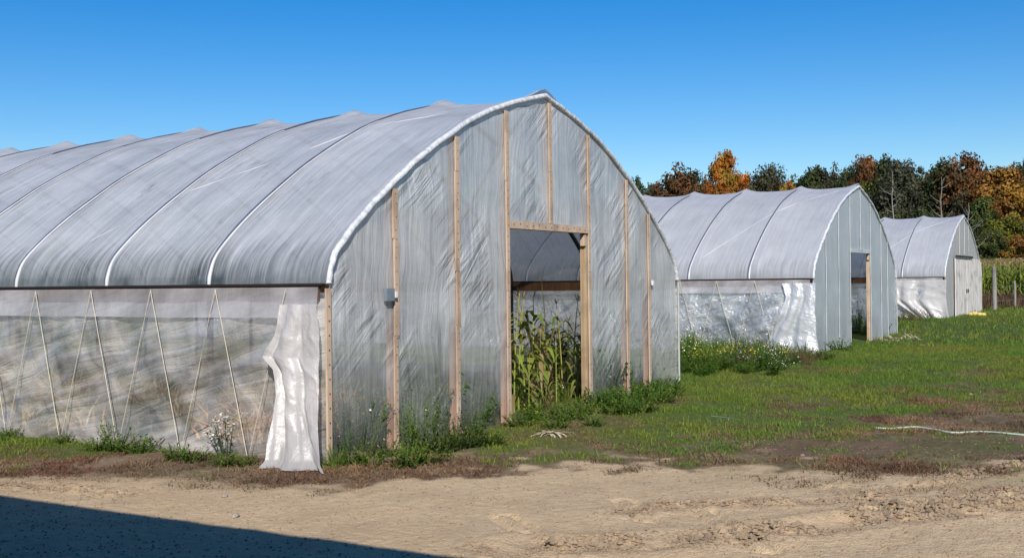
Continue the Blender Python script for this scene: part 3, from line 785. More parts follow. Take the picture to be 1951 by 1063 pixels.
for i in range(24):
    y = rd.uniform(1.3, 2.4); x = min(dw(rd.uniform(-.05, 1.05), y), 7.9)
    put(cp[rd.choice((1, 2))], x, y, rz=rd.uniform(0,6), s=rd.uniform(.5,.72), label='dim corn plant deeper in the nearest greenhouse, behind the door row', cat='corn plant', group='corn plants deep inside the nearest greenhouse')

# ---- weeds
wp = dict(
 low=weed_proto('leafy_weed', .28, .3, 26, 13, .022, M['weed'], 11),
 bushy=weed_proto('leafy_weed', .5, .32, 26, 16, .022, M['weed'], 12),
 tall=weed_proto('leafy_weed', .75, .2, 10, 20, .024, M['weed'], 13),
 dark=weed_proto('clover_plant', .42, .36, 32, 15, .02, M['weed_dark'], 14, M['fl_pink'], 5, .012, .7),
 pink=weed_proto('flowering_weed', .5, .3, 22, 11, .018, M['weed_dark'], 15, M['fl_pink'], 6, .012, .65),
 white=weed_proto('white_flowering_weed', .62, .3, 24, 12, .018, M['weed'], 16, M['fl_white'], 12, .01, .6),
 yellow=weed_proto('yellow_flowering_weed', .6, .34, 26, 12, .018, M['weed'], 17, M['fl_yellow'], 44, .014, .5),
 whitec=weed_proto('white_flowering_weed', .45, .4, 30, 10, .015, M['weed_dark'], 18, M['fl_white'], 36, .009, .4),
 dry=weed_proto('dry_weed', .4, .3, 30, 8, .014, M['weed_dry'], 19),
 aster=weed_proto('tall_white_flowering_plant', .66, .24, 13, 9, .018, M['weed_dark'], 20, M['fl_white'], 130, .015, .8),
 grassy=weed_proto('grass_tuft', .35, .22, 60, 2, .012, M['weed'], 21),
)
rd = random.Random(5)
def W_(kind, px, py, s, label, cat='weed', group=None, dz=0):
    x, y = G(px, py); put(wp[kind], x, y, rz=rd.uniform(0, 6.28), s=s * rd.uniform(.92, 1.08), label=label, cat=cat, group=group)
g1 = 'weeds along the foot of the nearest greenhouse'
W_('aster', 432, 868, .85, 'tall weed topped with a cluster of white flowers against the side curtain')
W_('bushy', 222, 858, .72, 'bushy bright green weed at the foot of the side curtain, far left', group=g1)
W_('low', 262, 862, .8, 'low green weed just right of the bushy weed at far left', group=g1)
W_('low', 185, 856, .7, 'low green weed just left of the bushy weed at far left', group=g1)
W_('low', 20, 835, .6, 'small green weed at the left edge of the photo below the curtain', group=g1)
W_('low', 120, 843, .6, 'small weed below the second curtain cord from the left', group=g1)
W_('low', 330, 876, .72, 'low leafy weed below the middle of the side curtain', group=g1)
W_('low', 365, 880, .7, 'low leafy weed left of the white flowering plant', group=g1)
W_('low', 430, 886, .66, 'low leafy weed right below the white flowering plant', group=g1)
W_('low', 462, 886, .5, 'tiny weed between the white flowering plant and the white flap', group=g1)
W_('grassy', 640, 888, .72, 'spiky grass tuft right of the foot of the white flap', 'grass tuft', g1)
W_('pink', 665, 884, .72, 'weed with pink flowers beside the grass tuft at the near gable corner', 'weed', g1)
W_('low', 700, 886, .8, 'low broad weed between the pink flowering weed and the first stud', group=g1)
W_('dark', 735, 868, .6, 'dark clump at the foot of the first gable stud', group=g1)
W_('tall', 776, 868, .85, 'tall bright green weed just right of the first gable stud', group=g1)
W_('tall', 800, 856, .8, 'second tall weed, right of the tall bright weed by the first stud', group=g1)
W_('low', 775, 888, .9, 'low bright green weed in front of the tall weeds by the first stud', group=g1)
W_('low', 815, 882, .8, 'low weed in front of the dark clover clump', group=g1)
W_('dark', 838, 860, .95, 'large dark clover clump between the first two gable studs', 'clover', g1)
W_('dark', 872, 852, .95, 'dark clover clump with pink heads at the foot of the second gable stud', 'clover', g1)
W_('pink', 900, 848, .8, 'clover with pale pink flower heads right of the second gable stud', 'clover', g1)
W_('low', 935, 846, .9, 'low weed left of the left door jamb of the nearest greenhouse', group=g1)
W_('low', 990, 812, .9, 'low weed at the threshold beside the left door jamb', group=g1)
W_('yellow', 1010, 800, .5, 'yellowish weed on the threshold of the nearest doorway', group=g1)
W_('white', 1075, 762, .6, 'weed with small white flowers inside the nearest doorway', group=g1)
W_('dry', 1030, 780, .7, 'dry brown weed lying in the middle of the nearest threshold', group=g1)
W_('dry', 1150, 757, .7, 'dry brown tuft at the foot of the right door jamb', group=g1)
for i, (px, py, kd, s) in enumerate([(1140,775,'low',1.1),(1175,775,'low',1.1),(1200,765,'low',1.1),(1235,760,'low',1.1),(1275,755,'low',1.1),(1190,790,'low',1.),(1230,785,'low',1.),(1085,800,'low',.9),(1025,800,'low',.9),(1110,790,'low',.9),(1170,765,'low',.9),(1190,752,'low',.8),(1215,752,'bushy',.45),(1240,748,'low',.9),(1262,744,'low',.9),(1290,742,'bushy',.4),(1220,775,'low',.9),(1260,768,'low',1.0),(1160,790,'low',.8),(1130,812,'low',.7),(1060,815,'low',.8)]):
    W_(kd, px, py, s, 'low leafy green weed on the lawn before the right half of the nearest gable', 'weed', 'leafy weeds in front of the right half of the nearest gable')
# weeds right behind the film of the near gable, dimly seen
for i in range(40):
    x = rd.uniform(.3, 3.0) if i < 29 else rd.uniform(5.4, 7.7)
    put(wp[rd.choice(('tall','bushy','bushy','tall','white'))], x, rd.uniform(.12, .42), rz=rd.uniform(0,6), s=rd.uniform(.7,1.5), label='blurred green weed seen through the film of the nearest gable', cat='weed', group='weeds behind the film of the nearest gable')
# flower patch between the first two houses
kinds = ['yellow','yellow','bushy','white','whitec','whitec','yellow','dry','white','bushy']
i = 0
def patch(n, pxa, pxb, f0, f1, kinds, s0, s1, lab, cat, grp, sd):
    r_ = random.Random(sd)
    for i in range(n):
        px = r_.uniform(pxa, pxb); t = r_.random(); py = f0(px) * (1-t) + f1(px) * t
        k_ = r_.choice(kinds); x, y = G(px, py)
        put(wp[k_], x, y, rz=r_.uniform(0,6.28), s=r_.uniform(s0, s1), label=lab[k_], cat=cat, group=grp[k_])
LB = dict(yellow='yellow flowering weed in the flower patch beside the middle greenhouse', white='white flowering weed in the flower patch beside the middle greenhouse',
  whitec='low spreading weed dotted with tiny white flowers in the patch beside the middle greenhouse', bushy='plain green bushy weed in the flower patch beside the middle greenhouse',
  dry='dry brownish weed in the flower patch beside the middle greenhouse', low='low green weed at the edge of the patch beside the middle greenhouse', dark='dark low weed in the patch beside the middle greenhouse')
GR = {k: 'patch of weeds beside the middle greenhouse, ' + k + ' kind' for k in LB}
GR = {k: g for k, g in zip(LB, ['yellow flowering weeds of the patch', 'white flowering weeds of the patch', 'white dotted spreading weeds of the patch', 'green bushy weeds of the patch', 'dry weeds of the patch', 'low weeds of the patch', 'dark weeds of the patch'])}
patch(34, 1296, 1400, lambda p: 662, lambda p: 706, ['yellow','yellow','bushy','white','low'], .8, 1.25, LB, 'weed', GR, 1)
patch(30, 1380, 1480, lambda p: 672, lambda p: 706, ['whitec','whitec','dry','yellow','bushy','low'], .8, 1.2, LB, 'weed', GR, 2)
patch(18, 1470, 1570, lambda p: 680, lambda p: 696, ['yellow','bushy','dry','low'], .7, 1.05, LB, 'weed', GR, 3)
patch(16, 1296, 1480, lambda p: 704, lambda p: 716, ['low','bushy'], .6, .9, LB, 'weed', GR, 4)
# weeds by the far houses
for px, py, kd, s, lb in [(1638,633,'bushy',1.9,'dark bushy weed filling the doorway of the middle greenhouse'), (1650,636,'bushy',1.3,'green weed at the right side of the doorway of the middle greenhouse'),
   (1600,662,'low',1.3,'low weed at the gable foot left of the middle doorway'), (1680,636,'bushy',1.0,'green weed at the gable foot right of the middle doorway'),
   (1700,628,'low',1.4,'low weed at the right corner of the middle gable'), (1722,618,'dry',1.4,'reddish dry weed between the middle and the far greenhouse'),
   (1740,616,'dry',1.5,'taller dry weed at the curtain foot of the far greenhouse'), (1768,613,'dry',1.1,'small dry weed left of the far white flap')]:
    x, y = G(px, py, .08); put(wp[kd], x, y, rz=rd.uniform(0,6), s=s, label=lb, cat='weed')
for w in list(wp.values()) + cp:
    if id(w) not in used:
        for c in list(w.children): bpy.data.objects.remove(c)
        bpy.data.objects.remove(w)

# ------------------------------------------------------------------ grass, dry tufts, clods (stuff)
def inside_house(x, y, pad=.0):
    r = np.zeros(np.shape(x), bool)
    for ox, oy, _ in GH: r |= (x > ox - pad) & (x < ox + W + pad) & (y > oy - pad * 1.5) & (y < oy + 20)
    return r
def blades(n, d0, d1, prob, hmin, hmax, wd, name, mat, label, cat, spread=.05, lean=.5, dens_pow=1.0, per=8, hsc=None, colr=(.55,1.3)):
    k = n // per
    d = (d0 ** 2 + (d1 ** 2 - d0 ** 2) * rng.random(k) ** dens_pow) ** .5
    rt = rng.uniform(-.52, .56, k); X = rt * d; x, y = from_cam(X, d)
    p = prob(x, y, X, d); keep = rng.random(k) < p; x = x[keep]; y = y[keep]; p = p[keep]; k = len(x)
    sc_ = .6 + .8 * rng.random(k)
    x = np.repeat(x, per); y = np.repeat(y, per); p = np.repeat(p, per); sc_ = np.repeat(sc_, per); n = len(x)
    a = rng.random(n) * 6.283; rr = spread * np.sqrt(rng.random(n)) * sc_
    bx_ = x + rr * np.cos(a); by_ = y + rr * np.sin(a); z = gh_(bx_, by_) - .008
    a2 = a + rng.normal(0, .8, n); h = (hmin + (hmax - hmin) * rng.random(n) ** 1.5) * sc_ * (.55 + .45 * p)
    ln = h * lean * rng.random(n) * 1.6
    tx_ = bx_ + ln * np.cos(a2); ty_ = by_ + ln * np.sin(a2)
    w = wd * (.6 + .8 * rng.random(n)); pa = rng.random(n) * 6.283
    wx, wy = w * np.cos(pa) / 2, w * np.sin(pa) / 2
    mx = bx_ * .6 + tx_ * .4; my = by_ * .6 + ty_ * .4
    V = np.stack([np.stack([bx_ - wx, by_ - wy, z], 1), np.stack([bx_ + wx, by_ + wy, z], 1),
                  np.stack([mx + wx*.8, my + wy*.8, z + h * .62], 1), np.stack([tx_, ty_, z + h], 1), np.stack([mx - wx*.8, my - wy*.8, z + h * .62], 1)], 1).reshape(-1, 3)
    base = np.arange(n)[:, None] * 5
    hue = fbm(bx_ * .8, by_ * .8, 3, 201); v = colr[0] + (colr[1] - colr[0]) * rng.random(n)
    C = np.stack([v * (.75 + .75 * hue), v, v * .9], 1); C = np.repeat(C, 5, 0)
    m = MB(); m.add(V, base + np.array([[0, 1, 2, 4]]), 0, uv=np.zeros((len(V), 2)), c=C)
    m.f.append(base + np.array([[4, 2, 3]])); m.m.append(np.zeros(n, int))
    o = m.build(name, mat); tag(o, label, cat, kind='stuff'); return o
def pg(x, y, X, d):
    b, g, s, dk_, td_ = masks(x, y)
    g = g * (1 - .4 * td_) * (1 - .75 * sstep(.5, .62, fbm(x * 1.7, y * 1.7, 3, 55)))
    g = np.where(inside_house(x, y, .05), .0, g)
    g = g * (.45 + .55 * sstep(.35, .55, fbm(x * 2.5, y * 2.5, 2, 77)))
    return g
blades(900000, 9.5, 27, pg, .02, .07, .008, 'lawn_grass', M['grass'], 'green grass growing in front of and between the greenhouses', 'grass')
blades(200000, 26, 66, lambda x, y, X, d: np.where(inside_house(x, y, .05) | (X < .1 * d), 0, 1.) , .04, .11, .02, 'far_grass', M['grass'], 'green grass further back, before the middle and far greenhouses', 'grass', spread=.12)
def pb(x, y, X, d):
    b, g, s, dk_, td_ = masks(x, y)
    q = b * (1 - g) * (1 - dk_) * .95 + s * .8 + td_ * g * .3 + dk_ * .06
    q = q * (1 - .93 * dk_) * sstep(.3, .5, fbm(x * 2, y * 2, 3, 88))
    return np.where(inside_house(x, y, -.02), 0, q)
blades(900000, 8.2, 22, pb, .012, .05, .008, 'dry_grass', M['drygrass'], 'reddish brown dry grass at the edge of the sandy yard', 'dry grass', spread=.07, lean=1.5, colr=(.45, 1.25), per=12)
def pl(x, y, X, d):
    b, g, s, dk_, td_ = masks(x, y)
    q = (b * (1 - g) * .2 + s * .5 + dk_ * .12) * sstep(.45, .6, fbm(x * 3, y * 3, 3, 89))
    return np.where(inside_house(x, y, -.02), 0, q)
blades(90000, 8.2, 18, pl, .015, .06, .009, 'sparse_grass', M['grass'], 'thin green tufts scattered over the bare soil', 'grass', spread=.05, lean=1.0)
# weeds and old straw on the floor of the first house
m_in = lambda x, y, X, d: np.where((x > .1) & (x < W - .1) & (y > .02) & (y < 12), .9 * sstep(.3, .5, fbm(x, y, 2, 5)), 0)
blades(70000, 10, 24, m_in, .05, .22, .012, 'house_undergrowth', M['grass'], 'grass and weeds covering the floor of the nearest greenhouse', 'undergrowth', spread=.08, colr=(.35, 1.0))
st2 = lambda x, y, X, d: np.where((x > .25) & (x < 3.3) & (y > .9) & (y < 14), sstep(.42, .6, fbm(x * .9, y * .9, 2, 6)), 0)
blades(160000, 10, 24, st2, .05, .42, .035, 'straw_residue', M['straw'], 'golden dry crop residue standing inside the nearest greenhouse, behind the side curtain', 'straw', spread=.12, lean=1.2)

# clods and crumbs of the ruts
def clods(n, name, label):
    x0, y0 = [], []
    cand = 260000
    d = 6.2 + 8 * rng.random(cand) ; rt = rng.uniform(-.5, .5, cand); x, y = from_cam(rt * d, d)
    _, cb = detail_h(x, y); br_, g_, s_, dk_, _t = masks(x, y)
    p = cb * .8 + .09 * (1 - br_) + dk_ * .02
    k = rng.random(cand) < p * .9; x = x[k][:n]; y = y[k][:n]; cb = cb[k][:n]; n = len(x)
    print('clods', n)
    s = (.004 + .024 * rng.random(n) ** 2.0) * (.4 + .9 * cb); z = gh_(x, y)
    t0 = np.array([(1,0,0),(-1,0,0),(0,1,0),(0,-1,0),(0,0,1),(0,0,-1)], float)
    fc = np.array([(0,2,4),(2,1,4),(1,3,4),(3,0,4),(2,0,5),(1,2,5),(3,1,5),(0,3,5)])
    V = t0[None] * (s[:, None, None] * rng.uniform(.6, 1.3, (n, 6, 1))) * np.array([1, 1, .7])
    ang = rng.random(n) * 6.28; ca, sa = np.cos(ang)[:, None], np.sin(ang)[:, None]
    V = np.stack([V[..., 0]*ca - V[..., 1]*sa, V[..., 0]*sa + V[..., 1]*ca, V[..., 2]], -1)
    V = V + np.stack([x, y, z + s * .25], 1)[:, None, :]
    m = MB(); m.add(V.reshape(-1, 3), (fc[None] + 6 * np.arange(n)[:, None, None]).reshape(-1, 3), uv=np.zeros((n*6, 2)))
    o = m.build(name, M['clod']); tag(o, label, 'soil crumbs', kind='stuff')
clods(45000, 'soil_crumbs', 'crumbled soil and grit along the wheel ruts of the sandy yard')

def stone(px, py, s, label, seed):
    x, y = G(px, py); import bmesh
    bm = bmesh.new(); bmesh.ops.create_icosphere(bm, subdivisions=3, radius=1)
    r_ = np.random.default_rng(seed); ax = r_.normal(size=(6, 3)); ax /= np.linalg.norm(ax, axis=1)[:, None]; of = r_.uniform(.55, .9, 6)
    for v in bm.verts:
        p = np.array(v.co)
        for a, o_ in zip(ax, of):
            t = p @ a
            if t > o_: p = p - a * (t - o_)
        v.co = Vector((p[0]*s*1.2, p[1]*s, p[2]*s*.7))
    me = bpy.data.meshes.new('stone'); bm.to_mesh(me); bm.free(); me.materials.append(M['stone'])
    o = bpy.data.objects.new('stone', me); col.objects.link(o); o.location = (x, y, gz1(x, y) + s * .3); tag(o, label, 'stone', 'loose stones on the yard')
stone(427, 946, .026, 'pale stone on the sand nearest below the white flowering plant', 1)
stone(447, 984, .03, 'pale stone on the sand just above the building shadow', 2)
stone(1528, 867, .022, 'dark pebble at the edge of the dark soil hollow', 3)
stone(1850, 752, .03, 'small light stone in the grass at far right', 4)

# ------------------------------------------------------------------ garden hose
def hose(pts, label, r=.014, mat='hose_green'):
    W3 = []
    for p in pts:
        x, y = G(*p); W3.append((x, y, 0))
    c = catmull(W3, 8); c[:, 2] = gh_(c[:, 0], c[:, 1]) + r * 1.1
    m = MB(); m.tube(c, r, 8); o = m.build('garden_hose', M[mat], None, True); tag(o, label, 'hose')
hose([(1668,818),(1700,819),(1745,816),(1785,822),(1820,826),(1870,823),(1915,828),(1990,834)], 'pale green garden hose lying on the dark soil and grass at right', .01)
hose([(1355,795),(1385,798),(1408,802)], 'short bit of green garden hose showing in the grass right of the nearest greenhouse', .006, 'hose_dull')

# pale heaps of pulled plants before the middle greenhouse
def heap(px, py, wx, h, label, seed):
    r_ = random.Random(seed); x, y = G(px, py); root = empty('plant_debris_heap', (x, y, gz1(x, y))); tag(root, label, 'debris heap', 'heaps of pulled plants on the lawn')
    V=[];Fc=[];C=[]
    for i in range(150):
        a = r_.uniform(0, 6.28); rr = math.sqrt(r_.random()); k = r_.uniform(.6, 1.3)
        p = (rr*math.cos(a)*wx*.5, rr*math.sin(a)*wx*.5, h*(1-rr**1.5)*r_.random())
        b = r_.uniform(0, 6.28); leafcard(V, Fc, C, p, (math.cos(b), math.sin(b), r_.uniform(-.1,.5)), (0,0,1), r_.uniform(.15,.35), r_.uniform(.012,.05), (k,k,k*.9), .5, 3)
    m = MB(); m.add(V, Fc, 0, uv=np.zeros((len(V),2)), c=C); m.build('dry_leaves', M['husk'], root)
heap(1682, 648, .75, .15, 'left pale heap of pulled dry plants on the grass before the middle doorway', 1)
heap(1727, 647, .6, .14, 'right pale heap of pulled dry plants on the grass before the middle doorway', 2)
heap(1048, 828, .1, .02, 'small scrap of pale dry husk on the grass before the nearest doorway', 3)

# gourds at the corner of the far house
import bmesh
def gourd(px, py, s, label):
    x, y = G(px, py, .2); root = empty('gourd', (x, y, gz1(x, y) + s * .7)); tag(root, label, 'gourd', 'yellow gourds by the far greenhouse')
    bm = bmesh.new(); bmesh.ops.create_uvsphere(bm, u_segments=24, v_segments=12, radius=s)
    for v in bm.verts:
        a = math.atan2(v.co.y, v.co.x); q = 1 + .05 * abs(math.cos(a * 5)); v.co.x *= q * 1.15; v.co.y *= q; v.co.z *= .8
    me = bpy.data.meshes.new('fruit'); bm.to_mesh(me); bm.free(); me.materials.append(M['gourd'])
    for p in me.polygons: p.use_smooth = True
    o = bpy.data.objects.new('fruit', me); col.objects.link(o); o.parent = root
    m = MB(); m.tube([(0,0,s*.75),(0.1*s,0,s*1.05),(.35*s,0,s*1.2)], [.15*s,.1*s,.08*s], 6); m.build('stem', M['stalk'], root)
for px, s, lb in [(1849, .1, 'leftmost yellow gourd in the grass at the corner of the far greenhouse'), (1857, .12, 'second yellow gourd from the corner of the far greenhouse'),
                  (1866, .1, 'third yellow gourd from the corner of the far greenhouse'), (1873, .09, 'rightmost yellow gourd in the grass by the far greenhouse')]:
    gourd(px, 603, s, lb)

# ------------------------------------------------------------------ fence posts and corn field
def at(px, d, z=None):
    x, y = from_cam((px - 975) / F * d, d); return x, y, (gz1(x, y) if z is None else z)
for px, d, h, r, lb in [(1894, 47.5, 1.8, .09, 'stout weathered wooden fence post in front of the corn'), (1933, 50, 1.15, .045, 'thin short fence stake right of the stout post')]:
    x, y, z = at(px, d); m = MB(); m.tube([(0,0,-.1),(.01,0,h*.5),(0,.01,h),(0,.01,h+.02)], [r, r*.96, r*.9, r*.6], 10)
    root = m.build('fence_post', M['grey_wood'], None, False, (x, y, z)); tag(root, lb, 'fence post', 'fence posts in front of the corn')
x0, y0, z0 = at(1894, 47.5); x1, y1, z1 = at(1933, 50); x2, y2, z2 = at(2010, 55)
for hh, lb in ((.35, 'lower fence wire before the corn field'), (.95, 'upper fence wire before the corn field')):
    m = MB(); m.tube([(x0, y0, z0 + hh), (x1, y1, z1 + hh), (x2, y2, z2 + hh)], .006, 5); tag(m.build('fence_wire', M['grey_wood']), lb, 'wire')

fp = [corn_proto(1.95, 11, 31, .12, .1, simple=True), corn_proto(1.85, 11, 32, .2, .1, simple=True), corn_proto(2.05, 12, 33, .1, .1, simple=True)]
rd = random.Random(9)
n_i = 0
FA = []
for row in range(4):
    d = 61 + row * .75
    for j in range(24):
        px = 1850 + (j + rd.uniform(-.3, .3)) * 6.2; x, y, z = at(px, d + rd.uniform(-.15, .15))
        put(fp[rd.randrange(3)], x, y, rz=rd.uniform(0, 6.28), s=rd.uniform(.9, 1.08), label='green corn plant with tassel in the front rows of the corn field', cat='corn plant', group='corn plants in the front rows of the field')
# the field behind: one mass of stalks and leaves
V=[];Fc=[];C=[];V2=[];F2=[];C2=[]
for i in range(2600):
    d = 64 + 62 * rd.random() ** 1.3; px = rd.uniform(1780, 2300)
    x, y, z = at(px, d); h = rd.uniform(1.8, 2.1)
    for q in range(7):
        a = rd.uniform(0, 6.28); k = rd.uniform(.5, 1.2); el = rd.uniform(.3, 1.1)
        leafcard(V, Fc, C, (x, y, z + h * (.3 + .6 * q / 7)), (math.cos(a)*math.cos(el), math.sin(a)*math.cos(el), math.sin(el)), (0,0,1), .6, .11, (k,k,k), 1.0, 3)
    for q in range(4):
        a = rd.uniform(0, 6.28); k = rd.uniform(.6, 1.1); el = rd.uniform(.9, 1.4)
        leafcard(V2, F2, C2, (x, y, z + h * .93), (math.cos(a)*math.cos(el), math.sin(a)*math.cos(el), math.sin(el)), (0,0,1), .34, .05, (k,k,k), .2, 2)
m = MB(); m.add(V, Fc, 0, uv=np.zeros((len(V),2)), c=C); m.add(V2, F2, 1, uv=np.zeros((len(V2),2)), c=C2)
tag(m.build('corn_field', [M['cornleaf'], M['tassel']]), 'mass of tasselled corn stretching back to the wood', 'corn field', kind='stuff')
def pf(x, y, X, d): return np.where((X > .4 * d) & (X < .55 * d), .9, 0)
blades(40000, 48, 62, pf, .2, .6, .03, 'rough_grass', M['drygrass'], 'rough brown and green weeds along the foot of the corn field', 'rough grass', spread=.25, colr=(.25, .7))

# ------------------------------------------------------------------ trees
TM = {n: leafmat('foliage_' + n, a, b, .15, oscale=.3) for n, a, b in [
 ('dark_green', (.035,.05,.018), (.055,.065,.022)), ('olive', (.065,.07,.03), (.05,.045,.022)), ('green', (.06,.085,.02), (.085,.1,.024)),
 ('brown', (.12,.055,.022), (.07,.05,.02)), ('russet', (.16,.065,.02), (.08,.05,.02)), ('orange', (.38,.12,.018), (.24,.15,.02)),
 ('gold', (.27,.14,.022), (.2,.09,.025)), ('yellow_green', (.2,.2,.025), (.1,.11,.02)), ('grey_green', (.075,.075,.045), (.055,.06,.035))]}
def tree_proto(seed, shape, nclump, nleaf, ls):
    r_ = np.random.default_rng(seed); rd = random.Random(seed)
    root = empty('tree')
    m = MB(); H = 1.0
    px_ = np.cumsum(r_.normal(0, .006, 8)); py_ = np.cumsum(r_.normal(0, .006, 8)); zz = np.linspace(0, .9, 8)
    m.tube(np.stack([px_, py_, zz], 1), np.linspace(.022, .003, 8), 7)
    for i in range(16):
        z = rd.uniform(.25, .85); a = rd.uniform(0, 6.28); L = rd.uniform(.12, .3) * (1.1 - z)
        bx_, by_ = np.interp(z, zz, px_), np.interp(z, zz, py_)
        m.tube([(bx_, by_, z), (bx_+L*.5*math.cos(a), by_+L*.5*math.sin(a), z + L*.35), (bx_+L*math.cos(a), by_+L*math.sin(a), z + L*.9)], [.007,.004,.0015], 5)
    m.build('trunk', M['bark'], root, True)
    # crown: clumps of leaves spread over a lumpy volume
    n = nclump
    if shape == 'round': lo, rad, cz = .2, .34, .62
    elif shape == 'tall': lo, rad, cz = .15, .26, .58
    else: lo, rad, cz = .05, .4, .5
    lobes = r_.normal(size=(7, 3)); lobes /= np.linalg.norm(lobes, axis=1)[:, None]
    P = r_.normal(size=(n, 3)); P /= np.linalg.norm(P, axis=1)[:, None]
    rr = (r_.random(n) ** .38)
    lob = 1 + .18 * np.max(P @ lobes.T, axis=1) - .18
    P = P * rr[:, None] * lob[:, None]
    hz = 1 - cz if shape != 'low' else .5
    if shape == 'tall': P[:, :2] *= (1 - .35 * np.clip(P[:, 2], 0, 1))[:, None]
    P = P * np.array([rad, rad, hz]) + np.array([0, 0, cz]); P[:, 2] = np.maximum(P[:, 2], lo * .6)
    V=[];C=[]
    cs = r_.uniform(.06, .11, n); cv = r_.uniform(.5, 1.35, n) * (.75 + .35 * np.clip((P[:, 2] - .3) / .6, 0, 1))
    T = n * nleaf; ci = np.repeat(np.arange(n), nleaf)
    q = r_.normal(size=(T, 3)); q /= np.linalg.norm(q, axis=1)[:, None]; q = q * (r_.random(T) ** .4)[:, None]
    c = P[ci] + q * cs[ci][:, None] * np.array([1, 1, .8])
    nr = q * 1.0 + (P[ci] - np.array([0, 0, cz])) * 1.2 + r_.normal(size=(T, 3)) * .45; u = np.cross(nr, r_.normal(size=(T, 3))); u /= np.linalg.norm(u, axis=1)[:, None]; w = np.cross(nr, u); w /= np.linalg.norm(w, axis=1)[:, None]
    s = ls * 1.6 * r_.uniform(.6, 1.4, T)[:, None]
    V = np.stack([c - u*s, c - w*s*.6, c + u*s, c + w*s*.6], 1).reshape(-1, 3)
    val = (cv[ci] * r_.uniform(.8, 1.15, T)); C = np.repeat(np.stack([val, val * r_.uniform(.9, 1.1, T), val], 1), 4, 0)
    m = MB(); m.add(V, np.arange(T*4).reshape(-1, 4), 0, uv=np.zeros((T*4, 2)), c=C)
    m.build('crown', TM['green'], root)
    return root
tp_ = dict(r1=tree_proto(1, 'round', 165, 85, .0105), r2=tree_proto(2, 'round', 150, 85, .0105), r3=tree_proto(3, 'round', 140, 85, .0105),
   t1=tree_proto(4, 'tall', 150, 85, .0095), t2=tree_proto(5, 'tall', 150, 85, .0095), t3=tree_proto(8, 'tall', 120, 80, .0095), l1=tree_proto(6, 'low', 110, 85, .011), l2=tree_proto(7, 'low', 110, 85, .011))
rd = random.Random(21)
def tree(kind, px, topy, wpx, d, mat, label, group=None, rz=None):
    x, y, z = at(px, d); H = (horizon(px) - topy) / F * d + CZ - z
    wid = 1.3 * wpx / F * d / {'r': .72, 't': .56, 'l': .84}[kind[0]]
    o = put(tp_[kind], x, y, rz=rd.uniform(0, 6.28) if rz is None else rz, s=(wid, wid, H / .98), z=z - .1, label=label, cat='tree', group=group)
    for c in o.children:
        if c.name.startswith('crown'):
            c.material_slots[0].link = 'OBJECT'; c.material_slots[0].material = TM[mat]
    return o
TREES = [
 ('r1',1213,346,46,190,'dark_green','small dark green tree just right of the nearest greenhouse roof edge'),
 ('r2',1243,350,34,195,'olive','little olive tree second from the left above the middle roof'),
 ('r3',1290,322,92,180,'brown','wide brownish red tree left of the bright orange maple'),
 ('r1',1328,334,50,185,'dark_green','dark green tree tucked behind the left side of the orange maple'),
 ('r2',1382,289,76,165,'orange','bright orange maple rising highest above the middle roof'),
 ('l1',1382,338,92,163,'gold','lower golden foliage at the base of the orange maple'),
 ('r3',1442,328,60,185,'olive','olive brown tree just right of the orange maple'),
 ('r1',1476,322,66,183,'olive','olive tree with rounded crown between the olive and the orange bush'),
 ('l2',1505,334,60,178,'orange','low orange bush showing above the middle roof ridge'),
 ('r2',1552,318,72,180,'dark_green','rounded green tree above the right part of the middle roof'),
 ('r3',1590,321,60,178,'olive','dull olive tree next to the rounded green tree'),
 ('r1',1622,328,56,170,'dark_green','dark tree behind the middle ridge, left of the russet crown'),
 ('r2',1654,297,66,160,'russet','russet brown tree crown directly above the middle greenhouse peak'),
 ('t1',1690,298,60,150,'dark_green','narrow dark tree right of the russet crown'),
 ('t3',1718,291,84,142,'grey_green','tall grey green tree behind the forked white trunk, highest in the dark group'),
 ('r3',1742,315,66,146,'olive','olive tree on the right shoulder of the tall grey green tree'),
 ('t2',1774,318,40,150,'brown','thin half bare brownish tree in the gap right of the tall grey green tree'),
 ('t1',1801,305,76,140,'dark_green','dark broad tree behind the slender pale trunk'),
 ('r1',1838,302,92,138,'russet','large rust orange tree left of the golden maple'),
 ('l2',1846,350,70,132,'olive','olive tree in front of the rust orange tree above the far greenhouse'),
 ('r2',1912,317,96,128,'gold','large golden orange maple at the right end of the wood'),
 ('l1',1918,400,84,122,'yellow_green','lower yellow green foliage at the foot of the golden maple'),
 ('r3',1958,310,70,135,'dark_green','dark green tree cut by the right edge of the photo'),
 ('l1',1768,390,90,128,'dark_green','dark understorey tree above the left end of the far roof'),
 ('l2',1700,385,80,130,'olive','low olive understorey tree at the foot of the forked white trunk'),
 ('t3',1872,365,56,126,'green','green tree between the far greenhouse peak and the golden maple'),
 ('l1',1888,425,60,118,'green','low green shrub tree beside the far greenhouse peak'),
 ('l2',1935,440,70,118,'gold','low gold shrub tree at the right edge above the corn'),
 ('l2',1830,415,70,124,'dark_green','dark shrub tree right above the far greenhouse ridge'),
 ('r2',1660,345,70,152,'yellow_green','yellowish tree just right behind the middle greenhouse peak'),
]
for t in TREES: tree(*t[:6], t[6], group='trees of the autumn wood')
for i in range(34):   # second rank
    px = 1180 + i * 26 + rd.uniform(-8, 8); topy = (358 if px < 1260 else 342 if px < 1620 else 326) + rd.uniform(-4, 8)
    tree(rd.choice(('r1','r3','l1','l2')), px, topy, rd.uniform(60, 90), 205 + rd.uniform(0, 12), rd.choice(('dark_green','olive','brown','dark_green')), 'dim tree in the second rank of the wood, filling gaps between the front trees', 'second rank of the wood')
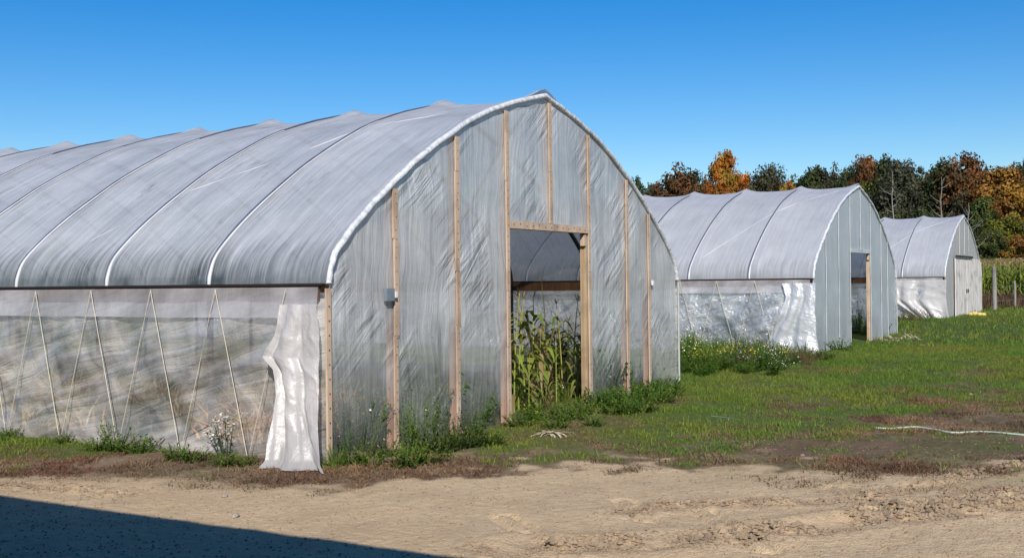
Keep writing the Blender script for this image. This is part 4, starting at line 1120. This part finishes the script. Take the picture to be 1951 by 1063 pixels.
for i in range(16):   # lower edge of the wood towards the corn
    px = 1640 + i * 24 + rd.uniform(-6, 6)
    tree(rd.choice(('l1','l2')), px, 425 + rd.uniform(-12, 12), 70, 133 + rd.uniform(0, 5), rd.choice(('dark_green','dark_green','olive')), 'dark low shrub filling the shaded lower edge of the wood', 'shrubs at the lower edge of the wood')
def bare(px, topy, d, label, seed):
    r_ = random.Random(seed); x, y, z = at(px, d); H = (horizon(px) - topy) / F * d + CZ - z
    root = empty('bare_tree', (x, y, z - .1)); tag(root, label, 'bare tree')
    m = MB(); pts = [(.1*math.sin(i*1.3+seed), .08*math.cos(i*1.9), H*i/9) for i in range(10)]
    m.tube(pts, np.linspace(.13, .02, 10), 7)
    m.build('trunk', M['bark_pale'], root, True)
    for i in range(13):
        t = r_.uniform(.35, .95); a = r_.uniform(0, 6.28); L = r_.uniform(1.2, 3.2) * (1.25 - t); z_ = H * t
        b = MB(); b.tube([(0,0,z_), (L*.5*math.cos(a), L*.5*math.sin(a), z_+L*.25), (L*math.cos(a), L*math.sin(a), z_+L*.75)], [.035,.022,.008], 5)
        b.tube([(L*.5*math.cos(a), L*.5*math.sin(a), z_+L*.25), (L*.8*math.cos(a+.5), L*.8*math.sin(a+.5), z_+L*.3)], [.016,.006], 4)
        b.build('branch', M['bark_pale'], root, True)
bare(1702, 325, 118, 'forked pale bare tree standing in front of the tall grey green tree', 1)
bare(1795, 335, 118, 'slender pale bare trunk in front of the dark trees left of the rust orange tree', 2)
bare(1846, 385, 116, 'short pale bare trunk above the peak of the far greenhouse', 3)
for w in tp_.values():
    if id(w) not in used:
        for c in list(w.children): bpy.data.objects.remove(c)
        bpy.data.objects.remove(w)

# ------------------------------------------------------------------ the barn behind the camera whose eave throws the foreground shadow
AZ, EL = 34.0, 34.0
def barn():
    EH = 2.7; EX = -2.40 - EH / math.tan(R(EL)) * math.cos(R(AZ))
    root = empty('barn', (EX, 0, 0)); tag(root, 'board barn throwing its straight shadow on the sand, its unseen lean-to added to block sky', 'barn')
    y0, y1, dp = -26.0, 20.0, 6.5; slope = math.tan(R(9))
    m = MB(); n = 130; wd = (y1 - y0) / n; zt = EH + dp * slope - .16
    for i in range(n): m.bx(-dp - .06 + .008 * (i % 2), -dp + .02 * (i % 2), y0 + i * wd + .004, y0 + (i + 1) * wd - .004, -.1, zt)
    m.build('wall', M['board'], root)
    m = MB(); xa, xb = 0, -dp - .1; za, zb = EH, EH - xb * slope
    v = [(xa, y0-.5, za), (xa, y1+.5, za), (xb, y1+.5, zb), (xb, y0-.5, zb)]; v2 = [(p[0], p[1], p[2]-.12) for p in v]
    m.add(v + v2, [(0,1,2,3),(7,6,5,4),(0,4,5,1),(1,5,6,2),(2,6,7,3),(3,7,4,0)]); m.build('sky_blocking_lean_to', M['board'], root)  # unseen lean-to, added and set low to keep sky light off the shadow
    m = MB(); xa, xb = -dp - .1, -dp - 6; za, zb = EH + dp * slope + .4, EH + dp * slope + 3.0
    v = [(xa, y0-.5, za), (xa, y1+.5, za), (xb, y1+.5, zb), (xb, y0-.5, zb)]; v2 = [(p[0], p[1], p[2]-.12) for p in v]
    m.add(v + v2, [(0,1,2,3),(7,6,5,4),(0,4,5,1),(1,5,6,2),(2,6,7,3),(3,7,4,0)]); m.build('roof', M['pipe'], root)
    for yy in (-24, -18, -12, 3, 9, 15):
        m = MB(); m.bx(-.35, -.2, yy - .08, yy + .08, -.1, EH - .12); m.build('post', M['grey_wood'], root)
    m = MB(); m.bx(-dp + .03, -dp + .09, -14, -10.5, 0, 2.6); d_ = m.build('door', M['grey_wood'], root)
    m = MB(); m.bx(-dp + .095, -dp + .14, -10.9, -10.8, 1.1, 1.4); m.build('handle', M['channel'], d_)
barn()

# ------------------------------------------------------------------ camera, light, sky
cam = bpy.data.cameras.new('camera'); co_ = bpy.data.objects.new('camera', cam); col.objects.link(co_)
cam.sensor_width = 36; cam.lens = F / 1951 * 36; cam.clip_end = 3000; cam.clip_start = .05
f = Vector((FX, FY, 0)).normalized(); up = Vector((0, 0, 1)); pitch = math.atan((horizon(975) - 531.5) / F)
fw = (f * math.cos(pitch) + up * math.sin(pitch)).normalized(); rt = fw.cross(up).normalized(); u = rt.cross(fw)
mat = Matrix((rt, u, -fw)).transposed().to_4x4()
mat = mat @ Matrix.Rotation(-math.atan(.0114), 4, 'Z')
mat.translation = Vector((CX, CY, CZ)); co_.matrix_world = mat
sc.camera = co_

sunv = Vector((-math.cos(R(EL)) * math.cos(R(AZ)), -math.cos(R(EL)) * math.sin(R(AZ)), math.sin(R(EL))))
sl = bpy.data.lights.new('sun', 'SUN'); sl.energy = 5.0; sl.angle = R(.55); sl.color = (1, .95, .87)
so = bpy.data.objects.new('sun', sl); col.objects.link(so); so.rotation_euler = sunv.to_track_quat('Z', 'Y').to_euler(); so.location = (-20, -20, 30)
wd_ = bpy.data.worlds.new('World'); sc.world = wd_; wd_.use_nodes = True; nt = wd_.node_tree
sky = nt.nodes.new('ShaderNodeTexSky'); sky.sky_type = 'NISHITA'; sky.sun_disc = False
sky.sun_elevation = R(EL); sky.sun_rotation = math.atan2(sunv.x, sunv.y); sky.air_density = 1.0; sky.dust_density = .3; sky.ozone_density = 3.0; sky.altitude = 200
hs = nt.nodes.new('ShaderNodeHueSaturation'); hs.inputs['Saturation'].default_value = 1.5; hs.inputs['Hue'].default_value = .508
bg = nt.nodes['Background']; nt.links.new(sky.outputs[0], hs.inputs['Color']); nt.links.new(hs.outputs[0], bg.inputs[0]); bg.inputs[1].default_value = .115
sc.view_settings.view_transform = 'Standard'; sc.view_settings.look = 'None'; sc.view_settings.exposure = 0
cy = sc.cycles; cy.max_bounces = 6; cy.diffuse_bounces = 3; cy.glossy_bounces = 2; cy.transmission_bounces = 4; cy.transparent_max_bounces = 14
cy.use_denoising = True; cy.caustics_reflective = False; cy.caustics_refractive = False
